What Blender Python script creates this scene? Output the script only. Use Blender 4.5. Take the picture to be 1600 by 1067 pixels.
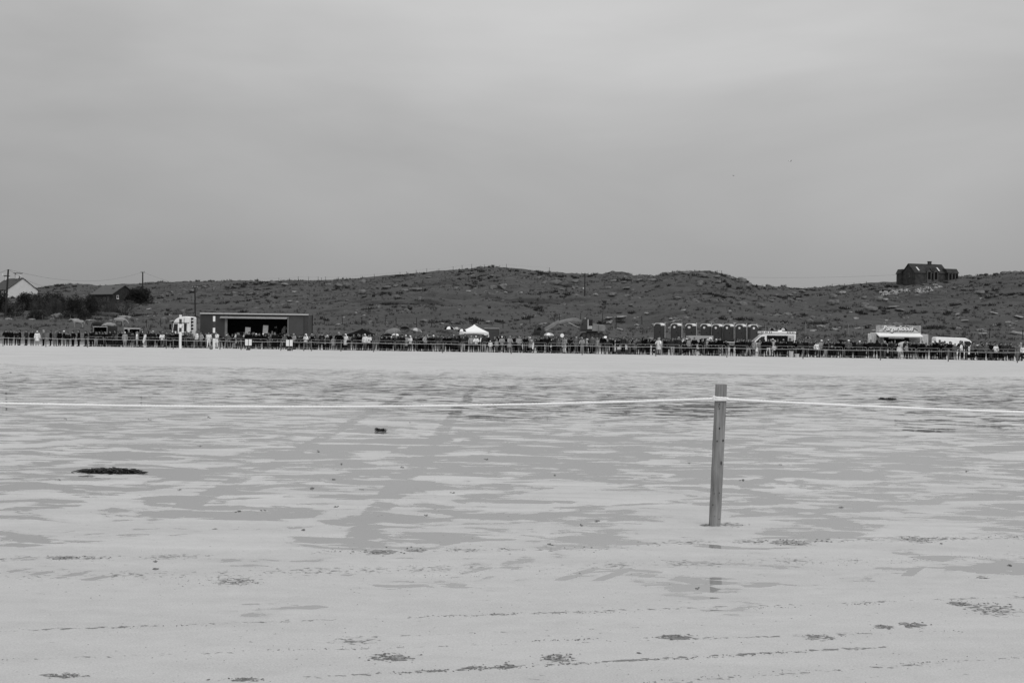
import bpy, bmesh, math, random
import numpy as np
from mathutils import Vector, Matrix, noise as mnoise
random.seed(7); rng = np.random.default_rng(11)
R = math.radians
for o in list(bpy.data.objects): bpy.data.objects.remove(o)
scene = bpy.context.scene
C = scene.collection

# ------------------------------------------------------------------ camera
F = 2222.2; CAMZ = 1.57; ROLL = R(0.75); HZ0 = 528.0
pitch = math.atan((HZ0 - 533.5) / F)
fw = Vector((0, math.cos(pitch), math.sin(pitch)))
rt = Vector((math.cos(ROLL), 0, math.sin(ROLL)))
up = rt.cross(fw).normalized(); rt = fw.cross(up).normalized()
cd = bpy.data.cameras.new('camera'); cam = bpy.data.objects.new('camera', cd); C.objects.link(cam)
cd.sensor_width = 36; cd.lens = 50; cd.clip_end = 6000; cd.clip_start = 0.1
m3 = Matrix((rt, up, -fw)).transposed()
cam.matrix_world = Matrix.Translation((0, 0, CAMZ)) @ m3.to_4x4()
scene.camera = cam
def at(px, py, Y):
    d = fw + rt * ((px - 800) / F) + up * ((533.5 - py) / F)
    k = Y / d.y
    return Vector((d.x * k, Y, CAMZ + d.z * k))
def hz(px): return HZ0 + (px - 800) * math.tan(ROLL)
def gpt(px, py):                       # point of the flat sand under a pixel
    d = fw + rt * ((px - 800) / F) + up * ((533.5 - py) / F)
    k = -CAMZ / d.z
    return Vector((d.x * k, d.y * k, 0))

# ------------------------------------------------------------------ sky, sun, exposure
SUN_EL, SUN_AZ = 42.0, 150.0           # azimuth clockwise from +Y: behind the camera, to the right
w = bpy.data.worlds.new('World'); scene.world = w; w.use_nodes = True
nt = w.node_tree; nt.nodes.clear()
def nn(nt, typ, **kw):
    n = nt.nodes.new(typ)
    for k, v in kw.items(): setattr(n, k, v)
    return n
class NT:
    def __init__(s, nt): s.nt = nt
    def put(s, sock, v):
        if isinstance(v, bpy.types.NodeSocket): s.nt.links.new(v, sock)
        elif v is not None: sock.default_value = v
    def m(s, op, a, b=None, c=None, clamp=False):
        n = nn(s.nt, 'ShaderNodeMath', operation=op, use_clamp=clamp)
        s.put(n.inputs[0], a); s.put(n.inputs[1], b); s.put(n.inputs[2], c)
        return n.outputs[0]
    def noise(s, vec, scale, detail=4, rough=.5, dist=0):
        n = nn(s.nt, 'ShaderNodeTexNoise'); s.put(n.inputs['Vector'], vec)
        n.inputs['Scale'].default_value = scale; n.inputs['Detail'].default_value = detail
        n.inputs['Roughness'].default_value = rough; n.inputs['Distortion'].default_value = dist
        return n.outputs['Fac']
    def vor(s, vec, scale, feature='F1'):
        n = nn(s.nt, 'ShaderNodeTexVoronoi', feature=feature); s.put(n.inputs['Vector'], vec)
        n.inputs['Scale'].default_value = scale
        return n.outputs['Distance']
    def mapping(s, vec, scale=(1, 1, 1), loc=(0, 0, 0), rot=(0, 0, 0)):
        n = nn(s.nt, 'ShaderNodeMapping'); s.put(n.inputs['Vector'], vec)
        n.inputs['Scale'].default_value = scale; n.inputs['Location'].default_value = loc
        n.inputs['Rotation'].default_value = rot
        return n.outputs[0]
    def mr(s, v, a, b, c=0.0, d=1.0, smooth=True):
        n = nn(s.nt, 'ShaderNodeMapRange', interpolation_type='SMOOTHSTEP' if smooth else 'LINEAR')
        s.put(n.inputs['Value'], v); s.put(n.inputs['From Min'], a); s.put(n.inputs['From Max'], b)
        s.put(n.inputs['To Min'], c); s.put(n.inputs['To Max'], d)
        return n.outputs[0]
    def mix(s, f, a, b):
        n = nn(s.nt, 'ShaderNodeMix', data_type='FLOAT'); s.put(n.inputs[0], f); s.put(n.inputs[2], a); s.put(n.inputs[3], b)
        return n.outputs[0]
    def ramp(s, v, pts):
        n = nn(s.nt, 'ShaderNodeValToRGB'); s.put(n.inputs[0], v)
        el = n.color_ramp.elements
        while len(el) < len(pts): el.new(0.5)
        for e, (p, val) in zip(el, pts): e.position = p; e.color = (val, val, val, 1)
        return n.outputs[0]
    def grey(s, v):
        n = nn(s.nt, 'ShaderNodeCombineColor'); [s.put(n.inputs[i], v) for i in range(3)]
        return n.outputs[0]
    def sep(s, vec):
        n = nn(s.nt, 'ShaderNodeSeparateXYZ'); s.put(n.inputs[0], vec); return n.outputs
g = NT(nt)
tc = nn(nt, 'ShaderNodeTexCoord')
sky = nn(nt, 'ShaderNodeTexSky', sky_type='NISHITA', sun_disc=False)
sky.sun_elevation = R(SUN_EL); sky.sun_rotation = R(SUN_AZ); sky.dust_density = 6; sky.air_density = 2
bw = nn(nt, 'ShaderNodeRGBToBW'); nt.links.new(sky.outputs[0], bw.inputs[0])
d = tc.outputs['Generated']
zz = g.m('MAXIMUM', g.sep(d)[2], 0.0)
cie = g.m('MULTIPLY_ADD', zz, 2.15, 0.92)                      # overcast sky: brighter overhead
dist = g.mapping(d, (2.2, 2.2, 7.0), (1.3, .4, .2))
cl = g.noise(dist, 1.15, 5, .5, .35)
cl2 = g.noise(g.mapping(d, (5, 5, 16), (.3, 0, 3.)), 1.1, 4, .5, .3)
cl = g.m('ADD', g.m('MULTIPLY_ADD', cl, 1.05, -.525), g.m('MULTIPLY_ADD', cl2, .34, -.17))
cloud = g.m('MULTIPLY_ADD', cl, g.mr(zz, 0.0, .16, .16, .62), 1.0)
vm = nn(nt, 'ShaderNodeVectorMath', operation='DOT_PRODUCT'); nt.links.new(d, vm.inputs[0]); vm.inputs[1].default_value = Vector((.13, .9, .36)).normalized()
thin = g.m('MULTIPLY_ADD', g.m('POWER', g.m('MAXIMUM', vm.outputs['Value'], 0.0), 16.0), .24, .93)   # thinner cloud in front, high up
over = g.m('MULTIPLY', g.m('MULTIPLY', cie, cloud), thin)
tot = g.m('ADD', g.m('MULTIPLY', over, 2.75), g.m('MULTIPLY', bw.outputs[0], 0.12))
bg = nn(nt, 'ShaderNodeBackground'); nt.links.new(g.grey(tot), bg.inputs[0]); bg.inputs[1].default_value = 0.12
wo = nn(nt, 'ShaderNodeOutputWorld'); nt.links.new(bg.outputs[0], wo.inputs[0])
sl = bpy.data.lights.new('sun', 'SUN'); sl.energy = 0.9; sl.angle = R(50); sl.color = (1, 1, 1)
so = bpy.data.objects.new('sun', sl); C.objects.link(so)
sd = Vector((math.sin(R(SUN_AZ)) * math.cos(R(SUN_EL)), math.cos(R(SUN_AZ)) * math.cos(R(SUN_EL)), math.sin(R(SUN_EL))))
so.rotation_euler = (-sd).to_track_quat('-Z', 'Y').to_euler()
vs = scene.view_settings
vs.view_transform = 'Standard'; vs.look = 'None'; vs.gamma = 1; vs.exposure = 0.0; vs.use_curve_mapping = False
scene.render.film_transparent = False
scene.cycles.max_bounces = 6

# ------------------------------------------------------------------ materials
MATS = {}
def mat(name, v, rough=.8, var=.25, scale=3.0, bump=0.0, spec=.25, metal=0.0, bscale=None, stretch=(1, 1, 1)):
    if name in MATS: return MATS[name]
    m = bpy.data.materials.new(name); m.use_nodes = True
    nt = m.node_tree; b = nt.nodes['Principled BSDF']; g = NT(nt)
    tc = nn(nt, 'ShaderNodeTexCoord'); co = g.mapping(tc.outputs['Object'], stretch)
    n = g.noise(co, scale, 5, .6)
    val = g.mr(n, .25, .75, v * (1 - var), v * (1 + var), False)
    nt.links.new(g.grey(val), b.inputs['Base Color'])
    b.inputs['Roughness'].default_value = rough; b.inputs['Specular IOR Level'].default_value = spec
    b.inputs['Metallic'].default_value = metal
    if bump:
        bp = nn(nt, 'ShaderNodeBump'); bp.inputs['Strength'].default_value = bump; bp.inputs['Distance'].default_value = .02
        nt.links.new(g.noise(co, bscale or scale * 4, 6, .65), bp.inputs['Height']); nt.links.new(bp.outputs[0], b.inputs['Normal'])
    MATS[name] = m; return m
white = mat('white_paint', .82, .4, .06, 2); pale = mat('pale_paint', .5, .5, .12, 2)
midg = mat('mid_grey_paint', .16, .5, .15, 2); darkg = mat('dark_grey_paint', .05, .5, .2, 2)
black = mat('black_plastic', .007, .7, .2, 5, spec=.08); glass = mat('dark_glass', .012, .06, .1, 3, spec=.6)
rubber = mat('tyre_rubber', .02, .9, .2, 9); steel = mat('galvanised_steel', .26, .45, .15, 6, metal=.3, spec=.5)
steel_dark = mat('dull_steel', .2, .5, .2, 6, metal=.2)
skin_m = mat('skin', .24, .6, .08, 20)
hair_m = [mat('hair_dark', .008, .8, .3, 30, spec=.05), mat('hair_brown', .04, .7, .3, 30), mat('hair_fair', .25, .7, .2, 30), mat('hair_grey', .42, .7, .2, 30)]
TONES = [('black', .006), ('dark', .014), ('charcoal', .034), ('grey', .11), ('light grey', .32), ('white', .8)]
cloth = {n: mat('cloth_' + n.replace(' ', '_'), v, .95, .3, 7, spec=.03) for n, v in TONES}
canvas_w = mat('white_canvas', .85, .7, .05, 2); canvas_b = mat('black_canvas', .008, .9, .2, 2, spec=.04); canvas_g = mat('grey_canvas', .13, .8, .15, 2)
wood_old = mat('old_pole_wood', .03, .9, .3, 6, stretch=(6, 6, .6)); wood_pale = mat('pale_stake_wood', .3, .85, .3, 8, stretch=(4, 4, .6))
post_dark = mat('dark_fence_wood', .025, .9, .3, 6)
wire_m = mat('line_wire', .06, .6, .1, 4)
rock_m = mat('grey_rock', .125, .9, .55, 1.1, bump=.9, bscale=5)
rock_pale = mat('pale_lichened_rock', .24, .9, .5, 1.6, bump=.9, bscale=6)

# ------------------------------------------------------------------ mesh helpers
class MB:
    def __init__(s): s.v = []; s.f = []
    def add(s, vs, fs):
        n = len(s.v); s.v += [tuple(v) for v in vs]; s.f += [tuple(i + n for i in f) for f in fs]; return s
    def box(s, c, d, rz=0, taper=1.0):
        cx, cy, cz = c; x, y, z = d[0] / 2, d[1] / 2, d[2] / 2; vs = []
        for k in (-1, 1):
            t = taper if k > 0 else 1
            for (i, j) in ((-1, -1), (1, -1), (1, 1), (-1, 1)):
                px, py = i * x * t, j * y * t
                vs.append((cx + px * math.cos(rz) - py * math.sin(rz), cy + px * math.sin(rz) + py * math.cos(rz), cz + k * z))
        return s.add(vs, [(3, 2, 1, 0), (4, 5, 6, 7), (0, 1, 5, 4), (1, 2, 6, 5), (2, 3, 7, 6), (3, 0, 4, 7)])
    def tube(s, pts, rad, n=6, caps=True):
        pts = [Vector(p) for p in pts]; k = len(pts)
        rad = rad if isinstance(rad, (list, tuple)) else [rad] * k
        vs = []; fs = []; a = None
        for i, p in enumerate(pts):
            t = (pts[min(i + 1, k - 1)] - pts[max(i - 1, 0)]).normalized()
            if a is None: a = t.orthogonal().normalized()
            a = (a - t * a.dot(t)).normalized(); b = t.cross(a)
            for j in range(n):
                q = 2 * math.pi * j / n
                vs.append(p + (a * math.cos(q) + b * math.sin(q)) * rad[i])
        for i in range(k - 1):
            for j in range(n):
                fs.append((i * n + j, i * n + (j + 1) % n, (i + 1) * n + (j + 1) % n, (i + 1) * n + j))
        if caps: fs += [tuple(range(n))[::-1], tuple(range((k - 1) * n, k * n))]
        return s.add(vs, fs)
    def prism(s, poly, y0, y1, axis='y', scale1=None):
        """outline (x,z) drawn in the side plane, carried from y0 to y1"""
        n = len(poly); f = {'y': lambda a, b, c: (a, c, b), 'x': lambda a, b, c: (c, a, b), 'z': lambda a, b, c: (a, b, c)}[axis]
        vs = [f(a, b, y0) for a, b in poly] + [f(a, b, y1) for a, b in poly]
        fs = [tuple(range(n)), tuple(range(n, 2 * n))[::-1]] + [(i, i + n, (i + 1) % n + n, (i + 1) % n) for i in range(n)]
        return s.add(vs, fs)
    def loft(s, rings, caps=True):
        n = len(rings[0]); vs = [p for r in rings for p in r]; fs = []
        for i in range(len(rings) - 1):
            for j in range(n): fs.append((i * n + j, i * n + (j + 1) % n, (i + 1) * n + (j + 1) % n, (i + 1) * n + j))
        if caps: fs += [tuple(range(n))[::-1], tuple(range((len(rings) - 1) * n, len(rings) * n))]
        return s.add(vs, fs)
    def mesh(s, name, smooth=False, recalc=True):
        me = bpy.data.meshes.new(name); me.from_pydata(s.v, [], s.f); me.update()
        if recalc:
            bm = bmesh.new(); bm.from_mesh(me); bmesh.ops.recalc_face_normals(bm, faces=bm.faces); bm.to_mesh(me); bm.free()
        if smooth: me.polygons.foreach_set('use_smooth', [True] * len(me.polygons))
        return me
def obj(name, mb, m, parent=None, loc=None, rotz=0, smooth=False, bevel=0):
    me = mb.mesh(name, smooth) if isinstance(mb, MB) else mb
    if m is not None and len(me.materials) == 0: me.materials.append(m)
    o = bpy.data.objects.new(name, me); C.objects.link(o); o.parent = parent
    if loc is not None: o.location = loc
    if rotz: o.rotation_euler = (0, 0, rotz)
    if bevel:
        b = o.modifiers.new('bevel', 'BEVEL'); b.width = bevel; b.segments = 2; b.limit_method = 'ANGLE'
    return o
def thing(name, label, cat, loc=(0, 0, 0), rotz=0, group=None):
    o = bpy.data.objects.new(name, None); C.objects.link(o); o.location = loc; o.rotation_euler = (0, 0, rotz)
    o.empty_display_size = .2
    return tag(o, label, cat, group)
def tag(o, label=None, cat=None, group=None, kind=None):
    if label: o['label'] = label
    if cat: o['category'] = cat
    if group: o['group'] = group
    if kind: o['kind'] = kind
    return o
def copy_tree(o, parent=None):
    c = o.copy(); C.objects.link(c); c.parent = parent
    for ch in list(o.children): copy_tree(ch, c)
    return c
def raw_mesh(name, V, Fq, m, smooth=False):
    """V (n,3), Fq (k,3|4) arrays -> object"""
    me = bpy.data.meshes.new(name); V = np.asarray(V, np.float32); Fq = np.asarray(Fq, np.int32); k = Fq.shape[1]
    me.vertices.add(len(V)); me.vertices.foreach_set('co', V.ravel())
    me.loops.add(Fq.size); me.loops.foreach_set('vertex_index', Fq.ravel())
    me.polygons.add(len(Fq)); me.polygons.foreach_set('loop_start', np.arange(0, Fq.size, k, dtype=np.int32))
    me.polygons.foreach_set('loop_total', np.full(len(Fq), k, np.int32))
    me.polygons.foreach_set('use_smooth', np.full(len(Fq), smooth, bool))
    me.update(calc_edges=True); me.validate()
    if m: me.materials.append(m)
    o = bpy.data.objects.new(name, me); C.objects.link(o); return o
def scatter(tv, tf, pos, rz, sc):
    """merge copies of a template: pos (n,3), rz (n,), sc (n,3)"""
    tv = np.asarray(tv, float); tf = np.asarray(tf, int); n = len(pos)
    v = tv[None] * sc[:, None, :]
    c, s_ = np.cos(rz)[:, None], np.sin(rz)[:, None]
    x = v[..., 0] * c - v[..., 1] * s_; y = v[..., 0] * s_ + v[..., 1] * c
    V = np.stack([x, y, v[..., 2]], -1) + pos[:, None, :]
    Fq = tf[None] + (np.arange(n) * len(tv))[:, None, None]
    return V.reshape(-1, 3), Fq.reshape(-1, tf.shape[1])

# numpy gradient noise
_perm = np.random.default_rng(5).permutation(4096)
def gnoise(x, y, seed=0):
    xi = np.floor(x).astype(int); yi = np.floor(y).astype(int); xf = x - xi; yf = y - yi
    def gr(i, j, dx, dy):
        h = _perm[(_perm[(i + seed * 131) & 4095] + j) & 4095] * (2 * math.pi / 4096)
        return np.cos(h) * dx + np.sin(h) * dy
    u = xf * xf * xf * (xf * (xf * 6 - 15) + 10); v = yf * yf * yf * (yf * (yf * 6 - 15) + 10)
    a = gr(xi, yi, xf, yf); b = gr(xi + 1, yi, xf - 1, yf); c = gr(xi, yi + 1, xf, yf - 1); d_ = gr(xi + 1, yi + 1, xf - 1, yf - 1)
    return (a + (b - a) * u + (c + (d_ - c) * u - a - (b - a) * u) * v) * 1.4
def fbm(x, y, seed=0, oct=4, gain=.5):
    r = 0; a = 1; f = 1
    for i in range(oct): r = r + a * gnoise(x * f, y * f, seed + i * 7); a *= gain; f *= 2.03
    return r
def sstep(a, b, x): t = np.clip((x - a) / (b - a), 0, 1); return t * t * (3 - 2 * t)

# ------------------------------------------------------------------ ground: beach sand
HOLLOWS = [(1117, 852, .22, .1, .2), (1118, 880, .26, .12, .2), (1119, 905, .22, .1, .2), (1122, 938, .34, .55, .16), (1150, 912, .45, .12, .16), (660, 917, .42, .25, .2), (430, 946, .3, .12, .18), (150, 975, .55, .2, .17), (760, 835, .8, .5, .1), (920, 845, .5, .4, .12), (330, 800, .9, .6, .1), (600, 815, .5, .8, .12), (60, 845, .6, .3, .1), (890, 768, .8, 1.0, -.12), (1070, 800, .5, .4, -.1), (1117, 824, .35, .7, -.3), (1450, 715, .9, 1.5, .1), (1560, 930, .5, .2, .1)]
SCUFF_LINES = [(-60, 1032, 1500, 985, .05, .62), (-60, 987, 1660, 930, .055, .7), (460, 1059, 1400, 1009, .05, .95), (880, 1077, 1660, 1022, .06, .55), (-60, 873, 340, 869, .22, .75), (480, 862, 990, 855, .25, .75), (960, 849, 1660, 838, .25, .7), (-60, 904, 1660, 868, .32, .55), (300, 1005, 1100, 975, .05, .4)]
SCUFFS = [(98, 1055, 40, 5, .78), (378, 1061, 36, 4, .85), (610, 1027, 46, 7, .8), (740, 1043, 16, 4, .8), (792, 1041, 20, 4, .95), (870, 1028, 36, 8, .72), (1055, 995, 32, 5, 1.0), (1280, 995, 34, 6, .75), (1378, 979, 20, 4, .85), (1426, 976, 24, 6, .85), (1500, 943, 22, 4, .95), (1552, 952, 46, 12, .68), (1535, 902, 12, 3, .8), (595, 862, 30, 5, .9), (650, 859, 20, 4, 1.0), (100, 871, 34, 4, .8), (1235, 848, 40, 5, .9), (1105, 820.5, 14, 2.5, 1.0), (1140, 819, 26, 4, .7), (1430, 842, 36, 6, .75), (370, 908, 46, 8, .66), (555, 1000, 40, 8, .6)]
def sand_material():
    m = bpy.data.materials.new('wet_beach_sand'); m.use_nodes = True; nt = m.node_tree; b = nt.nodes['Principled BSDF']; g = NT(nt)
    tc = nn(nt, 'ShaderNodeTexCoord'); co = tc.outputs['Object']; xyz = g.sep(co); X, Y = xyz[0], xyz[1]
    big = g.noise(co, .085, 3, .5)
    A = g.noise(g.mapping(co, (.72, .95, 1)), 1.3, 6, .56, .8)
    A2 = g.noise(g.mapping(co, (.5, 1.15, 1), (7, 3, 0)), 3.5, 5, .6, .7)
    A = g.m('ADD', g.m('MULTIPLY', g.m('SUBTRACT', A, .5), g.mr(Y, 22, 45, 1.0, .55)), g.m('MULTIPLY_ADD', g.m('SUBTRACT', A2, .5), g.mr(Y, 14, 40, .5, .95), .5))
    A = g.m('ADD', A, g.m('MULTIPLY_ADD', big, .36, -.18))
    # two wheel ruts running straight away, and two fainter ones
    wob = g.m('MULTIPLY_ADD', g.noise(g.mapping(co, (0, 1, 0)), .12, 2), 0.5, -.25)
    rut = None
    for rx, wd, amp in ((-1.15, .13, .15), (-2.9, .12, .13), (-5.0, .15, .06)):
        dd = g.m('ABSOLUTE', g.m('SUBTRACT', g.m('ADD', X, wob), rx))
        r = g.m('MULTIPLY', g.mr(dd, wd * .6, wd * 1.25, 1, 0), amp)
        rut = r if rut is None else g.m('MAXIMUM', rut, r)
    rut = g.m('MULTIPLY', g.m('MULTIPLY', rut, g.mr(Y, 9.5, 12.5)), g.mr(Y, 26, 42, 1, .2))
    rut = g.m('MULTIPLY', rut, g.mr(A2, .4, .58, .45, 1.1))
    # a few shallow hollows that hold water
    hol = None; hump = 0.0
    for (bx, by, rx, ry, amp) in HOLLOWS:
        q = gpt(bx, by); dx = g.m('DIVIDE', g.m('SUBTRACT', X, q.x), rx); dy = g.m('DIVIDE', g.m('SUBTRACT', Y, q.y), ry)
        rr = g.m('ADD', g.m('MULTIPLY', dx, dx), g.m('MULTIPLY', dy, dy)); b_ = g.mr(rr, 0.0, 1.6, amp, 0.0)
        if amp < 0: hump = g.m('ADD', hump, b_); continue
        hol = b_ if hol is None else g.m('MAXIMUM', hol, b_)
    rut = g.m('ADD', rut, g.m('MULTIPLY', hol, g.mr(g.noise(g.mapping(co, (.45, 1, 1), (0, 2, 0)), 5.5, 3, .6), .42, .56, .25, 1.35)))
    # tread print band, bars slanting across it
    band = g.m('MULTIPLY', g.mr(g.m('ABSOLUTE', g.m('SUBTRACT', Y, g.m('MULTIPLY_ADD', X, .1, 9.45))), .22, .34, 1, 0), g.mr(g.noise(co, .7, 2), .42, .6))
    bars = g.mr(g.m('SINE', g.m('ADD', g.m('MULTIPLY', X, 26.), g.m('MULTIPLY', Y, -13.))), .1, .7)
    tread = g.m('MULTIPLY', g.m('MULTIPLY', band, bars), .11)
    A = g.m('ADD', g.m('ADD', g.m('ADD', A, rut), tread), hump)
    thr = g.ramp(g.m('DIVIDE', Y, 100.0), [(0, .86), (.065, .74), (.092, .66), (.105, .61), (.122, .53), (.15, .49), (.22, .49), (.35, .515), (.52, .53), (.66, .57), (.73, .72), (.79, 1.2)])
    soft = g.mr(Y, 8, 60, .006, .02)
    pud = g.mr(A, g.m('SUBTRACT', thr, soft), g.m('ADD', thr, soft))
    # a damp margin round the standing water
    damp = g.mr(A, g.m('SUBTRACT', thr, .1), thr)
    dry = g.mr(g.m('ADD', Y, g.m('MULTIPLY_ADD', big, 10., -5.)), 72, 80)
    fine = g.noise(co, 95, 3, .7); mid = g.noise(co, 5.5, 4, .6)
    streak = g.noise(g.mapping(co, (.06, .5, 1)), .7, 4, .6)
    sandv = g.m('MULTIPLY_ADD', fine, .42, .245)
    sandv = g.m('ADD', sandv, g.m('MULTIPLY_ADD', mid, .10, -.05))
    sandv = g.m('ADD', sandv, g.m('MULTIPLY', g.m('MULTIPLY_ADD', streak, .18, -.09), g.mr(Y, 60, 90)))
    lay2 = g.noise(g.mapping(co, (.22, 1.0, 1), (2, 5, 0)), 1.7, 4, .62, .6)
    sandv = g.m('ADD', sandv, g.m('MULTIPLY', g.m('MULTIPLY_ADD', lay2, .36, -.13), g.mr(Y, 8, 16, .4, 1.0)))
    sparkle = g.noise(co, 210, 2, .5); sandv = g.m('ADD', sandv, g.m('MULTIPLY', g.mr(sparkle, .68, .8), .16)); sandv = g.m('SUBTRACT', sandv, g.m('MULTIPLY', g.mr(g.noise(g.mapping(co, (1, 1, 1), (4, 4, 4)), 120, 3, .6), .66, .76), .14))  # bright specks paint the glint of the grains into the sand colour
    sandv = g.mix(g.m('MULTIPLY', damp, .12), sandv, .33)
    # sand churned up by wheels and hooves: colour darkened for damp and for shade in the relief, along lines and in patches
    scf = None
    for (x0, y0, x1, y1, wd, amp) in SCUFF_LINES:
        a, q = gpt(x0, y0), gpt(x1, y1); mm = (q.y - a.y) / (q.x - a.x); cc = a.y - mm * a.x
        dd = g.m('ABSOLUTE', g.m('SUBTRACT', Y, g.m('MULTIPLY_ADD', X, mm, cc)))
        b_ = g.m('MULTIPLY', g.mr(dd, 0.0, wd, amp, 0.0), g.m('MULTIPLY', g.mr(X, a.x - .1, a.x + .2), g.mr(X, q.x - .2, q.x + .1, 1, 0)))
        scf = b_ if scf is None else g.m('MAXIMUM', scf, b_)
    gate = g.mr(g.noise(g.mapping(co, (1, .4, 1), (3, 1, 0)), 2.2, 3, .6), .4, .62, .35, 1.0); scf = g.m('MULTIPLY', scf, gate)
    for (bx, by, rx, ry, amp) in SCUFFS:
        q = gpt(bx, by); k = q.y / F; dx = g.m('DIVIDE', g.m('SUBTRACT', X, q.x), rx * k); dy = g.m('DIVIDE', g.m('SUBTRACT', Y, q.y), ry * q.y * q.y / (CAMZ * F))
        scf = g.m('MAXIMUM', scf, g.mr(g.m('ADD', g.m('MULTIPLY', dx, dx), g.m('MULTIPLY', dy, dy)), 0.0, 1.5, amp, 0.0))
    sn = g.noise(g.mapping(co, (.7, .8, 1), (1, 6, 0)), 30, 4, .6, .4)
    mark = g.mr(g.m('MULTIPLY_ADD', scf, .32, sn), .655, .75)
    sandv = g.mix(g.m('MULTIPLY', mark, .97), sandv, g.m('MULTIPLY_ADD', fine, .25, .03))
    film = g.mr(A, g.m('SUBTRACT', thr, g.mr(Y, 10, 30, .035, .07)), thr)
    sandv = g.mix(g.m('MULTIPLY', film, .4), sandv, .33)
    col = g.mix(pud, sandv, .28)
    nt.links.new(g.grey(col), b.inputs['Base Color'])
    rgh = g.mix(pud, g.mix(dry, g.mix(film, .6, .4), .9), g.mr(Y, 25, 60, .03, .11))
    nt.links.new(rgh, b.inputs['Roughness'])
    nt.links.new(g.mix(pud, g.mix(dry, .35, .1), .5), b.inputs['Specular IOR Level'])
    bp = nn(nt, 'ShaderNodeBump'); bp.inputs['Distance'].default_value = .012
    h = g.m('ADD', g.m('MULTIPLY', g.noise(co, 45, 5, .7), .55), g.m('MULTIPLY', g.noise(g.mapping(co, (.6, 1, 1)), 9, 3, .6), 1.2))
    nt.links.new(h, bp.inputs['Height'])
    nt.links.new(g.m('MULTIPLY', g.m('SUBTRACT', 1.0, pud), .8), bp.inputs['Strength'])
    nt.links.new(bp.outputs[0], b.inputs['Normal'])
    return m
ys = np.concatenate([np.linspace(-30, 60, 91), np.linspace(64, 182, 60)]); xs = np.linspace(-120, 120, 121)
XX, YY = np.meshgrid(xs, ys)
ZZ = np.zeros_like(XX)
idx = np.arange(XX.size).reshape(XX.shape)
def gridfaces(idx): return np.stack([idx[:-1, :-1], idx[:-1, 1:], idx[1:, 1:], idx[1:, :-1]], -1).reshape(-1, 4)
beach = raw_mesh('beach_sand', np.stack([XX, YY, ZZ], -1).reshape(-1, 3), gridfaces(idx), sand_material(), True)
tag(beach, 'wide flat wet sand beach with shallow puddles', None, kind='structure')

# ------------------------------------------------------------------ ground: hillside
SKY = [(-500, 452), (-100, 455), (30, 452), (60, 449), (90, 446), (120, 443), (150, 446), (190, 444), (230, 442), (250, 441), (290, 440), (330, 440), (400, 439), (470, 437), (500, 438), (560, 436), (600, 431), (640, 428), (700, 422), (760, 417), (790, 419), (840, 423), (880, 426), (913, 428), (940, 427), (955, 424), (975, 426), (990, 430), (1020, 431), (1035, 427), (1050, 424), (1090, 422.5), (1110, 424), (1120, 427), (1140, 431), (1152, 436), (1160, 434), (1168, 440), (1176, 446), (1195, 448), (1230, 449), (1260, 451), (1300, 447), (1340, 443), (1380, 440.5), (1405, 440), (1440, 436.5), (1490, 432), (1530, 430), (1560, 427), (1580, 424), (1600, 423), (1700, 418), (2200, 425)]
SKX = np.array([p[0] for p in SKY], float); SKYy = np.array([p[1] for p in SKY], float)
YRX = np.array([-500, 0, 250, 450, 760, 950, 1090, 1180, 1260, 1440, 1600, 2200.]); YRV = np.array([470, 470, 440, 400, 385, 375, 345, 350, 375, 372, 365, 380.])
def hill(x, Y, detail=True):
    x = np.asarray(x, float); Y = np.asarray(Y, float); Yc = np.maximum(Y, 150)
    px = 800 + F * x / Yc
    e = HZ0 + (px - 800) * math.tan(ROLL) - np.interp(px, SKX, SKYy)
    YR = np.interp(px, YRX, YRV)
    zR = CAMZ + e * YR / F
    low = np.interp(Y, [140, 176, 181, 189, 202, 242], [-.35, -.3, .35, 1.45, 1.8, 3.9])
    t = (Y - 242) / (YR - 242); tc_ = np.clip(t, 0, 1)
    p = np.interp(px, [0, 250, 450, 1200, 1600], [1.6, 1.35, 1.05, .95, 1.0])
    z = np.where(Y < 242, low, 3.9 + (zR - 3.9) * tc_ ** p)
    z = np.where(t > 1, zR - (Y - YR) * .12, z)
    if detail:
        am = sstep(205, 270, Y); edge = 1 - .72 * sstep(.75, .97, tc_)
        big_ = fbm(x / 34, Y / 24, 3, 3); 
        terr = 1 - np.abs(fbm(x / 30, Y / 11, 21, 3)) * 2
        z = z + am * edge * (1.0 * big_ + .7 * terr - .3)
        z = z + am * (.38 * fbm(x / 6.5, Y / 5, 9, 3) * (.55 + .45 * edge)) + sstep(180, 200, Y) * .12 * fbm(x / 2.1, Y / 2.1, 15, 2)
    return z
def gz(x, Y): return float(max(0.0, hill(np.array([x]), np.array([Y]))[0])) if Y > 176 else 0.0
def hit(px, py, y0=185.0, y1=480.0):
    """first point of the hillside under a pixel"""
    Ys = np.arange(y0, y1, .5); P = [at(px, py, 1.0), ]
    d_ = P[0] - Vector((0, 0, CAMZ)); xs_ = d_.x * Ys; zs_ = CAMZ + d_.z * Ys
    h_ = hill(xs_, Ys); k = np.argmax(h_ >= zs_)
    if h_[k] < zs_[k]: k = int(np.argmin(zs_ - h_))
    return Vector((xs_[k], Ys[k], h_[k]))
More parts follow.
